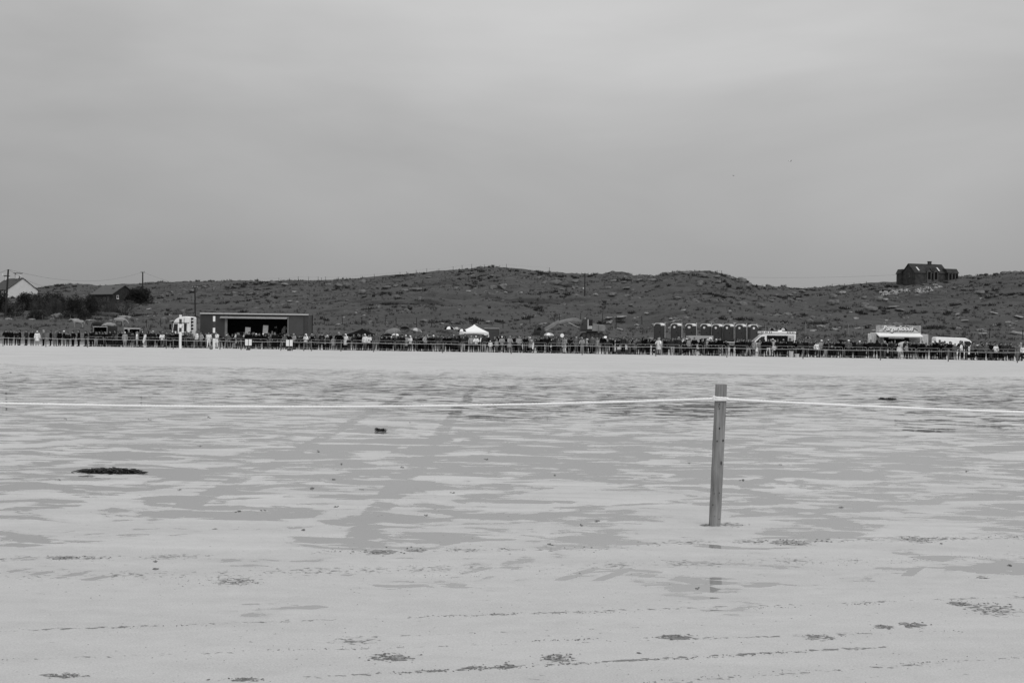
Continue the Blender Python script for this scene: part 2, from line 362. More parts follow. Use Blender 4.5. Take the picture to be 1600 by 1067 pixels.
def hill_material():
    m = bpy.data.materials.new('rough_hill_grass'); m.use_nodes = True; nt = m.node_tree; b = nt.nodes['Principled BSDF']; g = NT(nt)
    tc = nn(nt, 'ShaderNodeTexCoord'); co = tc.outputs['Object']; xyz = g.sep(co); Y = xyz[1]
    big = g.noise(g.mapping(co, (1, 1.6, 1)), .045, 4, .6); md = g.noise(g.mapping(co, (.7, 1.5, 1)), .3, 5, .65, .5); fn = g.noise(co, 1.8, 5, .7)
    gr = g.m('MULTIPLY_ADD', md, .1, .031); gr = g.m('ADD', gr, g.m('MULTIPLY_ADD', fn, .055, -.028))
    geo = nn(nt, 'ShaderNodeNewGeometry'); nz = g.sep(geo.outputs['Normal'])[2]
    heath = g.m('ADD', g.m('MULTIPLY', g.m('SUBTRACT', .93, nz), 1.6), g.m('MULTIPLY_ADD', big, 1.5, -.8))
    heath = g.mr(g.m('ADD', heath, g.m('MULTIPLY_ADD', md, .9, -.45)), -.02, .22)
    heath = g.m('MULTIPLY', heath, g.mr(Y, 235, 265))
    v = g.mix(g.m('MULTIPLY', heath, .6), gr, g.m('MULTIPLY_ADD', fn, .03, .006))
    rk = g.noise(g.mapping(co, (.8, 1.5, 1.5), (3, 9, 1)), .55, 6, .7, .4)
    rk = g.m('MULTIPLY', g.mr(g.m('ADD', rk, g.m('MULTIPLY_ADD', big, .35, -.17)), .66, .72), g.mr(Y, 225, 260))
    v = g.mix(g.m('MULTIPLY', rk, .75), v, g.m('MULTIPLY_ADD', fn, .22, .05))
    straw = g.mr(Y, 178, 192, 0, 1); straw = g.m('MULTIPLY', straw, g.mr(g.m('ADD', Y, g.m('MULTIPLY', md, 12.)), 202, 214, 1, 0))
    v = g.mix(straw, v, g.m('MULTIPLY_ADD', md, .14, .08))
    v = g.mix(g.mr(Y, 176, 186, 1, 0), v, .3)
    nt.links.new(g.grey(g.m('MAXIMUM', v, .006)), b.inputs['Base Color']); b.inputs['Roughness'].default_value = .95; b.inputs['Specular IOR Level'].default_value = .1
    bp = nn(nt, 'ShaderNodeBump'); bp.inputs['Distance'].default_value = .35; bp.inputs['Strength'].default_value = .8
    nt.links.new(g.noise(co, 1.1, 7, .72), bp.inputs['Height']); nt.links.new(bp.outputs[0], b.inputs['Normal'])
    return m
xs = np.arange(-250, 250.1, .8); ys = np.concatenate([np.arange(172, 300, .8), np.arange(300, 480, .7), np.arange(480, 700, 8)])
XX, YY = np.meshgrid(xs, ys); ZZ = hill(XX, YY)
idx = np.arange(XX.size).reshape(XX.shape)
hs = raw_mesh('hillside', np.stack([XX, YY, ZZ], -1).reshape(-1, 3), gridfaces(idx), hill_material(), True)
tag(hs, 'rough rocky grass hillside behind the crowd', None, kind='structure')
far = raw_mesh('far_ground', [(-4000, 640, -30), (4000, 640, -30), (4000, 5000, -30), (-4000, 5000, -30)], [(0, 1, 2, 3)], mat('far_grass', .05, .95, .2, .05))
tag(far, 'low ground beyond the hill', None, kind='structure')
side = raw_mesh('outer_sand', [(-4000, -400, -.03), (4000, -400, -.03), (4000, 640, -.03), (-4000, 640, -.03)], [(0, 1, 2, 3)], mat('outer_beach', .42, .9, .1, .1))
tag(side, 'sand stretching away to both sides', None, kind='structure')

# ------------------------------------------------------------------ hillside cover: tufts, heather, stones (uncountable)
def tuft_template(nb, h, spread, wd, seed):
    r = random.Random(seed); v = []; f = []
    for i in range(nb):
        a = r.uniform(0, 6.283); q = r.uniform(0, spread); bx, by = q * math.cos(a), q * math.sin(a)
        hh = h * r.uniform(.6, 1.1); lx, ly = math.cos(a) * hh * .45, math.sin(a) * hh * .45; c = r.uniform(0, 3.14)
        dx, dy = math.cos(c) * wd, math.sin(c) * wd; n = len(v)
        v += [(bx - dx, by - dy, -.05), (bx + dx, by + dy, -.05), (bx + lx, by + ly, hh)]; f.append((n, n + 1, n + 2))
    return v, f
def in_view(n, y0, y1, margin=1.15):
    Y = np.sqrt(rng.uniform(y0 * y0, y1 * y1, n)); x = rng.uniform(-.36 * margin, .36 * margin, n) * Y
    return x, Y
def lay(name, label, tmpl, x, Y, s, mt, zs=1.0, sink=0.0):
    P = np.stack([x, Y, hill(x, Y) - sink * s], -1)
    V, Fq = scatter(tmpl[0], tmpl[1], P, rng.uniform(0, 6.28, len(x)), np.stack([s, s, s * zs], -1))
    return tag(raw_mesh(name, V, Fq, mt), label, None, kind='stuff')
x, Y = in_view(34000, 205, 480); k = fbm(x / 14, Y / 9, 44, 3) > -.1; x, Y = x[k], Y[k]
lay('grass_tufts', 'tufts of rough grass over the hillside', tuft_template(9, .42, .3, .05, 1), x, Y, rng.uniform(.5, 1.25, len(x)), mat('tuft_grass', .065, .95, .45, .5, spec=.1))
x, Y = in_view(26000, 235, 480); k = fbm(x / 16, Y / 11, 61, 5, .65) > .5; x, Y = x[k], Y[k]
lay('heather_cover', 'low dark heather and bracken in patches on the hillside', tuft_template(22, .62, .6, .1, 2), x, Y, rng.uniform(.4, 1.15, len(x)), mat('dark_heather', .036, .95, .5, .6, spec=.05))
x, Y = in_view(9000, 181, 203); lay('bank_grass', 'pale dry grass along the bank behind the crowd', tuft_template(8, .3, .25, .02, 3), x, Y, rng.uniform(.6, 1.3, len(x)), mat('dry_bank_grass', .13, .95, .4, 1.2, spec=.1))
def ico(sub, seed, rough=.25, flat=1):
    bm = bmesh.new(); bmesh.ops.create_icosphere(bm, subdivisions=sub, radius=1)
    o = Vector((seed * 3.7, seed * 1.3, seed * 9.1))
    for v in bm.verts:
        n = mnoise.noise(v.co * 1.1 + o) * rough * 1.6 + mnoise.noise(v.co * 2.7 + o) * rough * .8
        v.co *= 1 + n
    bmesh.ops.triangulate(bm, faces=bm.faces)
    vs = [tuple(v.co) for v in bm.verts]; fs = [tuple(v.index for v in f.verts) for f in bm.faces]; bm.free(); return vs, fs
x, Y = in_view(9000, 238, 400); k = fbm(x / 24, Y / 8, 91, 3) > .42; x, Y = x[k], Y[k]
lay('hillside_stones', 'small grey stones scattered over the hillside', ico(1, 2, .3), x, Y, rng.gamma(2.2, .14, len(x)) + .1, rock_m, .55)
x, Y = in_view(900, 232, 262); k = fbm(x / 12, Y / 4, 95, 2) > .15; x, Y = x[k], Y[k]
lay('field_stones', 'pale stones along the foot of the hill', ico(1, 5, .3), x, Y, rng.gamma(2.2, .12, len(x)) + .08, rock_pale, .45)

# boulders and outcrops one can pick out
BM = [MB().add(*ico(3, s, .26)).mesh('boulder', True) for s in (1, 4, 6, 9)]
for b_ in BM: b_.materials.append(None)
def zone(px):
    for lim, nme in ((140, 'above the left hedge'), (310, 'above the lorry cab'), (485, 'above the stage trailer'), (640, 'above the black gazebo'), (800, 'above the white gazebo'), (950, 'above the excavator'), (1060, 'above the leftmost toilets'), (1130, 'above the middle toilets'), (1180, 'above the rightmost toilets'), (1260, 'above the ice cream van'), (1350, 'left of the ruined house'), (1400, 'just below and left of the ruined house'), (1460, 'below the ruined house'), (1700, 'right of the ruined house')):
        if px < lim: return nme
BL = [  # px, py, width px, height px, pale
 (528, 446, 14, 7, 0), (541, 445, 12, 8, 0), (512, 444, 10, 5, 0), (565, 456, 13, 9, 0), (425, 443, 14, 5, 0), (445, 444, 11, 4, 1), (460, 456, 9, 3, 1), (452, 471, 8, 3, 1), (464, 472, 5, 3, 1),
 (603, 449, 15, 6, 0), (618, 446, 10, 4, 0), (648, 452, 17, 5, 0), (632, 453, 12, 5, 0), (657, 452, 5, 3, 1), (620, 464, 12, 7, 0), (655, 466, 8, 6, 0), (670, 433, 10, 4, 0), (712, 450, 10, 4, 0), (732, 455, 9, 4, 1), (788, 447, 8, 3, 1), (790, 458, 6, 3, 1), (768, 431, 7, 3, 0),
 (868, 441, 19, 9, 0), (850, 441, 9, 6, 0), (898, 439, 12, 6, 0), (878, 452, 10, 4, 0), (900, 448, 8, 4, 0), (814, 459, 6, 4, 1), (950, 449, 10, 6, 0), (957, 438, 12, 5, 0), (975, 441, 10, 4, 0), (978, 450, 12, 4, 0), (955, 460, 14, 6, 0), (930, 461, 8, 4, 1), (998, 437, 12, 6, 0), (985, 478, 8, 4, 0), (950, 498, 14, 3, 1), (970, 496, 18, 4, 1), (955, 502, 4, 3, 1), (968, 514, 11, 3, 1),
 (1018, 437, 13, 7, 0), (1040, 428, 12, 6, 0), (1055, 427, 10, 6, 0), (1072, 426, 14, 5, 0), (1097, 430, 16, 8, 0), (1122, 441, 10, 5, 0), (1093, 442, 12, 9, 0), (1152, 439, 6, 5, 0), (1160, 437, 12, 10, 0), (1168, 445, 13, 8, 0), (1142, 434, 11, 5, 0), (1118, 432, 14, 6, 0), (1050, 498, 12, 3, 1), (1010, 490, 8, 3, 1), (1068, 484, 8, 3, 1),
 (1205, 470, 9, 4, 0), (1213, 461, 8, 5, 0), (1234, 462, 10, 4, 0), (1190, 478, 12, 6, 0), (1201, 444, 10, 4, 0), (1240, 457, 9, 5, 0), (1253, 455, 11, 5, 0), (1270, 516, 12, 3, 1), (1304, 514, 10, 3, 1), (1302, 462, 11, 8, 0), (1316, 457, 12, 5, 1), (1298, 472, 13, 9, 0), (1307, 471, 10, 7, 0), (1329, 488, 5, 3, 1),
 (1360, 482, 22, 8, 0), (1395, 480, 19, 3, 1), (1406, 484, 14, 4, 0), (1350, 476, 15, 7, 0), (1372, 465, 14, 9, 0), (1382, 469, 12, 5, 1), (1350, 465, 9, 6, 0), (1398, 460, 8, 6, 1), (1530, 457, 17, 8, 0), (1532, 466, 5, 3, 1), (1553, 489, 13, 3, 1), (1495, 491, 9, 3, 1), (1507, 501, 12, 3, 1), (1592, 495, 14, 3, 1), (1590, 520, 22, 7, 1), (1535, 521, 14, 4, 1), (1578, 509, 4, 4, 1), (1490, 450, 6, 4, 0), (1500, 448, 5, 4, 0), (1568, 425, 12, 4, 0), (1541, 427, 6, 4, 0), (742, 505, 9, 3, 1), (762, 503, 7, 3, 1), (690, 505, 8, 3, 1), (528, 507, 10, 3, 1), (232, 483, 9, 3, 1), (1160, 508, 6, 3, 1)]
cnt = {}
ORD = ['first', 'second', 'third', 'fourth', 'fifth', 'sixth', 'seventh', 'eighth', 'ninth', 'tenth', 'eleventh', 'twelfth', 'thirteenth', 'fourteenth', 'fifteenth', 'sixteenth', 'seventeenth', 'eighteenth', 'nineteenth', 'twentieth', 'twenty-first', 'twenty-second', 'twenty-third']
BL.sort()
for i, (px, py, wpx, hpx, pal) in enumerate(BL):
    P = hit(px, py + hpx * .4); s = P.y / F
    size = 'broad' if wpx >= 14 else ('small' if wpx < 9 else 'rounded'); key = (zone(px), pal, size); cnt[key] = cnt.get(key, 0) + 1
    o = bpy.data.objects.new('boulder', BM[i % 4]); C.objects.link(o)
    o.material_slots[0].link = 'OBJECT'; o.material_slots[0].material = rock_pale if pal else rock_m
    o.location = P + Vector((0, 0, hpx * s * .12)); o.scale = (wpx * s * .52, wpx * s * .45, hpx * s * .62); o.rotation_euler = (random.uniform(-.2, .2), random.uniform(-.2, .2), random.uniform(-.4, .4))
    tag(o, f"{ORD[cnt[key] - 1]} {size} {'pale' if pal else 'grey'} boulder from left on hillside {zone(px)}", 'boulder', 'boulders on the hillside ' + zone(px))
for (px, py, wpx, hpx, n, lab) in ((1387, 461, 22, 10, 40, 'leftmost and largest heap of whitish stones below the ruined house'), (1408, 456, 26, 8, 45, 'long slanting heap of whitish stones below the ruined gable'), (1444, 457, 26, 9, 50, 'broad heap of whitish stones below the dormer windows of the ruin'), (1464, 450, 10, 4, 16, 'small heap of whitish stones below the right wing of the ruin')):
    P = hit(px, py); s = P.y / F; mb = MB()
    for k in range(n):
        u = random.uniform(-.5, .5); q = P + Vector((u * wpx * s, random.uniform(-1.6, 1.6), 0)); q.z = gz(q.x, q.y) + (random.random() * hpx * .35 - u * hpx * .1) * s
        vs_, fs_ = ico(1, k % 7, .3); r_ = random.uniform(.15, .4); mb.add([(q.x + a * r_, q.y + b_ * r_, q.z + c * r_ * .8) for a, b_, c in vs_], fs_)
    o = obj('stone_heap', mb, mat('whitish_stone', .32, .9, .5, 1.5)); tag(o, lab, 'stones', 'heaps of whitish stones')

# ------------------------------------------------------------------ bushes on the left
leaf_d = mat('dark_hedge_leaf', .022, .8, .5, .9, spec=.15); leaf_m = mat('grey_bush_leaf', .06, .85, .5, .9, spec=.15); stem_m = mat('bush_stem', .03, .9, .3, 5)
def bush(px, ptop, pbase, wpx, Y, m, label, n=2200, leaf=.22, spiky=False, name='hedge_bush'):
    c = at(px, pbase, Y); s = Y / F; h = (pbase - ptop) * s * 1.08; wd = wpx * s / 2; dp = max(1.2, wd * .6)
    z0 = gz(c.x, Y) - .1; h = max(h, c.z + (pbase - ptop) * s - z0)
    t = thing(name, label, 'bush', (c.x, Y, z0), 0, 'bushes and hedges on the left')
    n = int(n * 2.1); leaf *= 1.25; r = np.random.default_rng(int(abs(px) * 7 + ptop)); nl = 12
    lob = np.stack([r.uniform(-.75, .75, nl) * wd, r.uniform(-.5, .5, nl) * dp, r.uniform(.35, .72, nl) * h], -1); lr = r.uniform(.28, .45, nl)
    lob[:, 2] *= 1 - .35 * (np.abs(lob[:, 0]) / wd) ** 2
    k = r.integers(0, nl, n); dirs = r.normal(size=(n, 3)); dirs /= np.linalg.norm(dirs, axis=1)[:, None]
    rad = r.uniform(.55, 1.05, n)[:, None] ** .6
    P = lob[k] + dirs * rad * np.stack([lr[k] * wd * 1.05, lr[k] * dp * 1.3, lr[k] * h * .95], -1)
    P[:, 2] = np.clip(P[:, 2], .02, h)
    low = r.random(n) < .35; P[low, 2] *= r.random(low.sum())
    a = r.normal(size=(n, 3)); a /= np.linalg.norm(a, axis=1)[:, None]
    if spiky: a[:, 2] = np.abs(a[:, 2]) + 1.2; a /= np.linalg.norm(a, axis=1)[:, None]
    b_ = np.cross(a, dirs + .01); b_ /= np.linalg.norm(b_, axis=1)[:, None] + 1e-6
    L = (leaf * r.uniform(.6, 1.4, n))[:, None]; W_ = L * (.25 if spiky else .55)
    V = np.stack([P - b_ * W_ * .5, P + a * L * .5 + b_ * W_ * .3, P + a * L, P + b_ * W_ * .6], 1).reshape(-1, 3)
    o = raw_mesh('foliage', V, np.arange(4 * n).reshape(-1, 4), m); o.parent = t
    mb = MB()
    for i in range(6):
        q = lob[i % nl] * .9; mb.tube([(q[0] * .35, q[1] * .3, -.1), (q[0] * .6, q[1] * .6, q[2] * .5), tuple(q)], [.07, .05, .02], 5)
    obj('stem', mb, stem_m, t)
    return t
for a in ((-8, 462, 497, 42, 300, leaf_d, 'dark leafy hedge at left edge below the white house', 2600, .3),
          (42, 454, 476, 48, 300, leaf_d, 'tall dark rounded hedge in front of the white gable', 3200, .3),
          (82, 456, 474, 40, 305, leaf_d, 'dark hedge just right of the white house', 2600, .3),
          (20, 474, 497, 34, 256, leaf_m, 'grey scrubby bush behind the thick telegraph pole', 1800, .22),
          (62, 471, 497, 34, 254, leaf_m, 'pale topped scrub bush in the middle of the left hedge', 2200, .22, True),
          (56, 484, 498, 30, 248, leaf_d, 'low dark bush at the foot of the pale scrub', 1600, .2),
          (86, 469, 497, 26, 258, leaf_m, 'grey brushy bush left of the long tufted hedge', 2000, .22, True),
          (112, 466, 494, 34, 262, leaf_d, 'left half of the long tufted dark hedge', 2800, .25, True),
          (140, 461, 494, 42, 262, leaf_d, 'tall right half of the long tufted dark hedge below the bungalow', 3200, .25, True),
          (120, 484, 499, 60, 250, leaf_d, 'low dark undergrowth in front of the tufted hedge', 2200, .2),
          (160, 474, 499, 40, 268, leaf_m, 'grey reedy scrub below the bungalow', 2000, .22, True),
          (190, 476, 497, 50, 272, leaf_m, 'wide grey reedy scrub right of the bungalow path', 2000, .22, True),
          (218, 449, 474, 40, 330, leaf_d, 'dark rounded bush right of the bungalow below the far pole', 2600, .34),
          (202, 458, 476, 18, 335, leaf_d, 'small dark bush against the bungalow gable', 1200, .3)):
    bush(*a)

# ------------------------------------------------------------------ houses
def gable_house(t, L, W_, he, hr, wallm, roofm, over=.25, bot=-1.5):
    mb = MB().box((0, 0, (he + bot) / 2), (L, W_, he - bot)); obj('wall', mb, wallm, t)
    for s in (-1, 1):
        mb = MB(); x0 = s * (L / 2); mb.prism([(-W_ / 2, he), (W_ / 2, he), (0, hr)], x0 - .12 * s, x0 + .002 * s, 'x'); obj('gable', mb, wallm, t)
    for s in (-1, 1):
        k = over * (hr - he) / (W_ / 2)
        mb = MB(); e = [(-L / 2 - over, s * (W_ / 2 + over), he - k), (L / 2 + over, s * (W_ / 2 + over), he - k), (L / 2 + over, 0, hr), (-L / 2 - over, 0, hr)]
        mb.add(e + [(a, b, c + .16) for a, b, c in e], [(0, 1, 2, 3), (7, 6, 5, 4), (0, 4, 5, 1), (1, 5, 6, 2), (2, 6, 7, 3), (3, 7, 4, 0)]); obj('roof', mb, roofm, t)
def window(t, c, wd, h, face, framem=white, nm='window', dp=.05):
    """face: 'f' front (-y), 'r' (+x), 'l' (-x)"""
    ax = {'f': (0, -1), 'r': (1, 0), 'l': (-1, 0)}[face]
    d_ = (wd, .1, h) if face == 'f' else (.1, wd, h)
    f = obj(nm, MB().box((c[0] + ax[0] * dp * .5, c[1] + ax[1] * dp * .5, c[2]), d_), framem, t)
    d2 = (wd - .16, .1, h - .16) if face == 'f' else (.1, wd - .16, h - .16)
    obj('pane', MB().box((c[0] + ax[0] * (dp * .5 + .012), c[1] + ax[1] * (dp * .5 + .012), c[2]), d2), glass, f)
    sl_ = (wd + .15, .22, .08) if face == 'f' else (.22, wd + .15, .08)
    obj('sill', MB().box((c[0] + ax[0] * .08, c[1] + ax[1] * .08, c[2] - h / 2 - .05), sl_), framem, f)
slate = mat('slate_roof', .05, .7, .3, 1.5, bump=.4, bscale=8); slate_l = mat('pale_slate_roof', .09, .7, .2, 1.5, bump=.4, bscale=8)
render_w = mat('white_render', .62, .9, .08, 1.2)
Yh = 405; P = at(38, 470, Yh); base = P.z
t = thing('white_house', 'white gabled house with dark slate roof at left edge', 'house', (at(27, 470, Yh).x - 2.0, Yh + 3, base), R(-50))
gable_house(t, 13, 8.8, 3.0, 6.3, render_w, slate)
ch = obj('chimney', MB().box((2.9, 0, 7.0), (.9, 1.6, 1.5)), render_w, t); obj('chimney_cap', MB().box((2.9, 0, 7.83), (1.1, 2.3, .16)), darkg, ch)
ch = obj('chimney', MB().box((-5.5, 0, 6.6), (.7, 1.3, 1.2)), render_w, t); obj('chimney_cap', MB().box((-5.5, 0, 7.26), (.9, 1.5, .14)), darkg, ch)
for xx in (4.6, 1.6, -1.6, -4.6): window(t, (xx, -4.4, 1.9), .9, 1.5, 'f', darkg)
obj('downpipe', MB().tube([(6.3, -4.46, 3), (6.3, -4.46, -1)], .05), darkg, t)
vent = obj('vent', MB().tube([(4.0, 0, 6.3), (4.0, 0, 7.1)], .12), darkg, t)
stone_w = mat('dark_stone_wall', .03, .95, .5, 1.8, bump=.8, bscale=5)
Yb = 345; P = at(178, 474, Yb)
t = thing('stone_bungalow', 'small dark stone bungalow with grey roof behind the tufted hedge', 'house', (P.x - .6, Yb + 2, P.z - .4), R(-40))
gable_house(t, 8.6, 6.6, 2.6, 4.7, stone_w, slate_l, .3)
window(t, (4.3, -1.9, 1.9), .55, .8, 'r', white); window(t, (1.0, -3.3, 1.4), .9, 1.0, 'f', darkg); window(t, (-2.2, -3.3, 1.4), .9, 1.0, 'f', darkg)
rl = obj('roof_light', MB().box((1.9, -1.3, 4.07), (.7, .7, .1)), glass, t); rl.rotation_euler = (0, 0, 0)
obj('door', MB().box((2.6, -3.32, 1.05), (.9, .08, 2.0)), darkg, t)

# ruined house on the hill
ruin_w = mat('ruin_stone', .05, .95, .55, 1.2, bump=.9, bscale=4); ruin_r = mat('ruin_roof', .035, .9, .5, 1.0, bump=.8, bscale=5); ruin_l = mat('ruin_surround', .1, .95, .3, 1.5)
Yr = 356; P = at(1446, 437, Yr)
t = thing('ruined_house', 'dark roofed ruin of a house with dormer windows on the hilltop', 'house', (P.x - .2, Yr, P.z - .3), R(17)); t.scale = (.83, .8, .86)
gable_house(t, 11.2, 7.4, 2.1, 4.75, ruin_w, ruin_r, .2, -3)
for xx in (-.9, 1.4):         # tall dormers breaking the front eaves
    d_ = obj('dormer', MB().prism([(xx - .75, -1.2), (xx + .75, -1.2), (xx + .75, 2.5), (xx, 3.4), (xx - .75, 2.5)], -3.95, -1.6, 'y'), ruin_l, t)
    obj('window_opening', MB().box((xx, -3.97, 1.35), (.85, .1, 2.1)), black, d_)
    mb = MB()
    for s in (-1, 1):
        e = [(xx + s * .95, -4.15, 2.35), (xx, -4.15, 3.5), (xx, -1.3, 3.5), (xx + s * .95, -1.3, 2.35)]
        mb.add(e + [(a, b, c + .12) for a, b, c in e], [(0, 1, 2, 3), (7, 6, 5, 4), (0, 4, 5, 1), (1, 5, 6, 2), (2, 6, 7, 3), (3, 7, 4, 0)])
    obj('dormer_roof', mb, ruin_r, d_)
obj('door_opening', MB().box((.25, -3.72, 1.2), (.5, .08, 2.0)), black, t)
window(t, (-5.6, -.6, 1.5), .8, 1.3, 'l', ruin_l)
ch = obj('chimney', MB().box((1.6, 0, 5.0), (.9, .8, 1.1)), ruin_w, t); obj('chimney_cap', MB().box((1.6, 0, 5.62), (1.1, 1.0, .16)), ruin_w, ch)
for xx in (-3.9, 3.1):        # pale boards left on the roof slope
    o = obj('roof_board', MB().box((0, 0, 0), (.5, 1.9, .08)), mat('pale_board', .55, .8, .15, 3), t); o.location = (xx, -2.35, 3.32); o.rotation_euler = (math.atan2(2.65, 3.7), 0, 0)
wg = MB().box((6.7, -2.2, .2), (3.4, 5.6, 4.0)); wo_ = obj('wing', wg, ruin_w, t)
mb = MB().prism([(-5.25, 2.15), (.85, 2.15), (-.6, 3.5), (-3.8, 3.5)], 4.7, 8.6, 'x'); obj('wing_roof', mb, ruin_r, wo_)
for xx in (5.6, 6.75, 7.9):
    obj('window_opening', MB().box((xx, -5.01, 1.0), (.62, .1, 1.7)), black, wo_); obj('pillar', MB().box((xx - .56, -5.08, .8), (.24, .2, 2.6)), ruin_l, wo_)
l2 = obj('lean_to', MB().box((-4.6, 4.6, .3), (3.2, 2.4, 3.6)), ruin_w, t); obj('lean_to_roof', MB().prism([(-6.4, 2.0), (-2.8, 2.0), (-3.6, 3.4), (-5.6, 3.4)], 3.2, 6.1, 'y'), ruin_r, l2)

# ------------------------------------------------------------------ telegraph poles and wires
def pole(px_t, py_t, px_b, py_b, Y, r, label, arm=0, extras=()):
    a = at(px_b, py_b, Y); b_ = at(px_t, py_t, Y); z0 = min(a.z, gz(a.x, Y)) - .3
    t = thing('telegraph_pole', label, 'pole', (a.x, Y, z0), 0, 'telegraph poles')
    d_ = b_ - Vector((a.x, Y, z0)); obj('mast', MB().tube([(0, 0, 0), tuple(d_)], [r, r * .75], 10), wood_old, t)
    if arm:
        q = d_ * .985; obj('crossarm', MB().box((q.x, q.y, q.z), (arm, .12, .12)), wood_old, t)
        for s in (-1, 0, 1): obj('insulator', MB().tube([(q.x + s * arm * .45, q.y, q.z + .06), (q.x + s * arm * .45, q.y, q.z + .3)], [.07, .05], 8), steel, t)
    for (k, dx, sz, m) in extras:
        q = d_ * k; obj('bracket', MB().box((q.x + dx, q.y - .1, q.z), sz), m, t)
    return b_
top1 = pole(13, 421, 8, 498, 246, .19, 'thick leaning telegraph pole before the white house', 0, ((.88, -.45, (.7, .08, .08), wood_old), (.9, -.85, (.16, .14, .25), white)))
top2 = pole(223, 425, 223, 456, 372, .2, 'far telegraph pole standing above the bungalow bush', 1.0)
top3 = pole(304.5, 449, 305.5, 523, 226, .13, 'slim telegraph pole between lorry cab and stage trailer', .9, ((.8, -.22, (.3, .25, .95), midg),))
top4 = pole(914, 427, 913, 492, 298, .13, 'telegraph pole with crossarm on the hillside above the excavator', 1.5, ((.65, -.3, (.2, .1, .22), white),))
def wire(a, b_, sag, label, r=.018):
    pts = [a.lerp(b_, i / 24) + Vector((0, 0, -4 * sag * (i / 24) * (1 - i / 24))) for i in range(25)]
    mb = MB().tube([p - a for p in pts], r, 4); o = obj('overhead_wire', mb, wire_m, loc=a); tag(o, label, 'wire', 'overhead wires')
wire(top1, top2, 2.2, 'thin wire from the leaning pole to the far pole above the bungalow')
wire(top1, at(86, 449, 330), .8, 'thin wire falling from the leaning pole behind the white house')
wire(top1, at(-60, 436, 330), .6, 'thin wire from the leaning pole towards the left edge')
wire(at(1105, 431.5, 420), at(1404, 429.5, 372), .6, 'faint wire crossing the gap in the hills towards the ruined house')
wire(top2, top4 + Vector((-70, 0, -6)), 1.0, 'thin wire from the far pole down into the hill')

# ------------------------------------------------------------------ field fences
def fence(label, posts, mt, h=1.25, r=.06, wires=2, name='field_fence', ws=True, Yf=None):
    pts = [(hit(px, py) if Yf is None else None, hh) for px, py, hh in posts]
    P0 = pts[0][0]; t = thing(name, label, 'fence', P0, 0, 'fences on the hillside')
    tops = []
    for P, hh in pts:
        q = P - P0; lean = Vector((random.uniform(-.08, .08), 0, hh)); tops.append((q, q + lean))
        obj('post', MB().tube([q + Vector((0, 0, -.3)), q + lean], [r, r * .85], 6), mt, t)
    if ws:
        for k in range(wires):
            f = .92 - .4 * k
            for (a, b_), (c, d_) in zip(tops[:-1], tops[1:]):
                obj('wire', MB().tube([a.lerp(b_, f), (a.lerp(b_, f) + c.lerp(d_, f)) / 2 + Vector((0, 0, -.04)), c.lerp(d_, f)], .008, 3), wire_m, t)
fence('wire fence on dark posts along the foot of the hill behind the gazebos', [(px, py, h) for px, py, h in ((488, 506, 1.3), (507, 506, 1.3), (535, 507, 1.4), (565, 508, 1.3), (602, 509, 1.4), (619, 509, 1.4), (651, 511, 1.5), (674, 511, 1.2), (786, 513, 1.3), (828, 505, 1.4))], post_dark)
fence('wire fence on dark posts behind the excavator', [(866, 503, 1.2), (874, 502, 1.3), (907, 500, 1.2), (941, 504, 1.5), (963, 508, 1.5), (1003, 509, 1.5)], post_dark)
fence('fence of pale posts between the toilets and the burger stall', [(1196, 521, 1.5), (1229.5, 521, 1.4), (1259, 521, 1.7), (1325, 523, 1.6), (1347, 523, 1.3)], mat('pale_post', .22, .85, .2, 6), r=.055, wires=1)
fence('dark post fence at the right edge behind the white van', [(1546, 529, 1.4), (1598, 531, 1.5), (1640, 532, 1.4)], post_dark)
fence('row of fence posts along the hilltop at the centre', [(px, np.interp(px, SKX, SKYy) + 2.6, 1.0 + .5 * random.random()) for px in (402, 436, 452, 466, 482, 497, 502, 509, 528, 585, 625, 635, 650, 667, 686, 708, 722, 737, 757, 781, 791, 858)], post_dark, r=.055, wires=1)
fence('two fence posts on the rocky knoll above the toilets', [(1121, 429, 1.0), (1127.5, 430, 1.1)], post_dark)
fence('short row of fence posts on the ridge left of the ruin', [(1300, 449.5, .9), (1320, 448, .8), (1334, 446.5, .8), (1354, 445, .9)], post_dark, wires=1)
fence('low wire fence in front of the left hedge', [(px, 503, 1.1) for px in (-6, 16, 24, 38, 53, 66, 83, 98, 110)], mat('grey_post', .1, .9, .3, 6), r=.05)
fence('field fence above the white lorry cab', [(190, 508, 1.2), (229, 512, 1.2), (251, 510, 1.2)], post_dark)

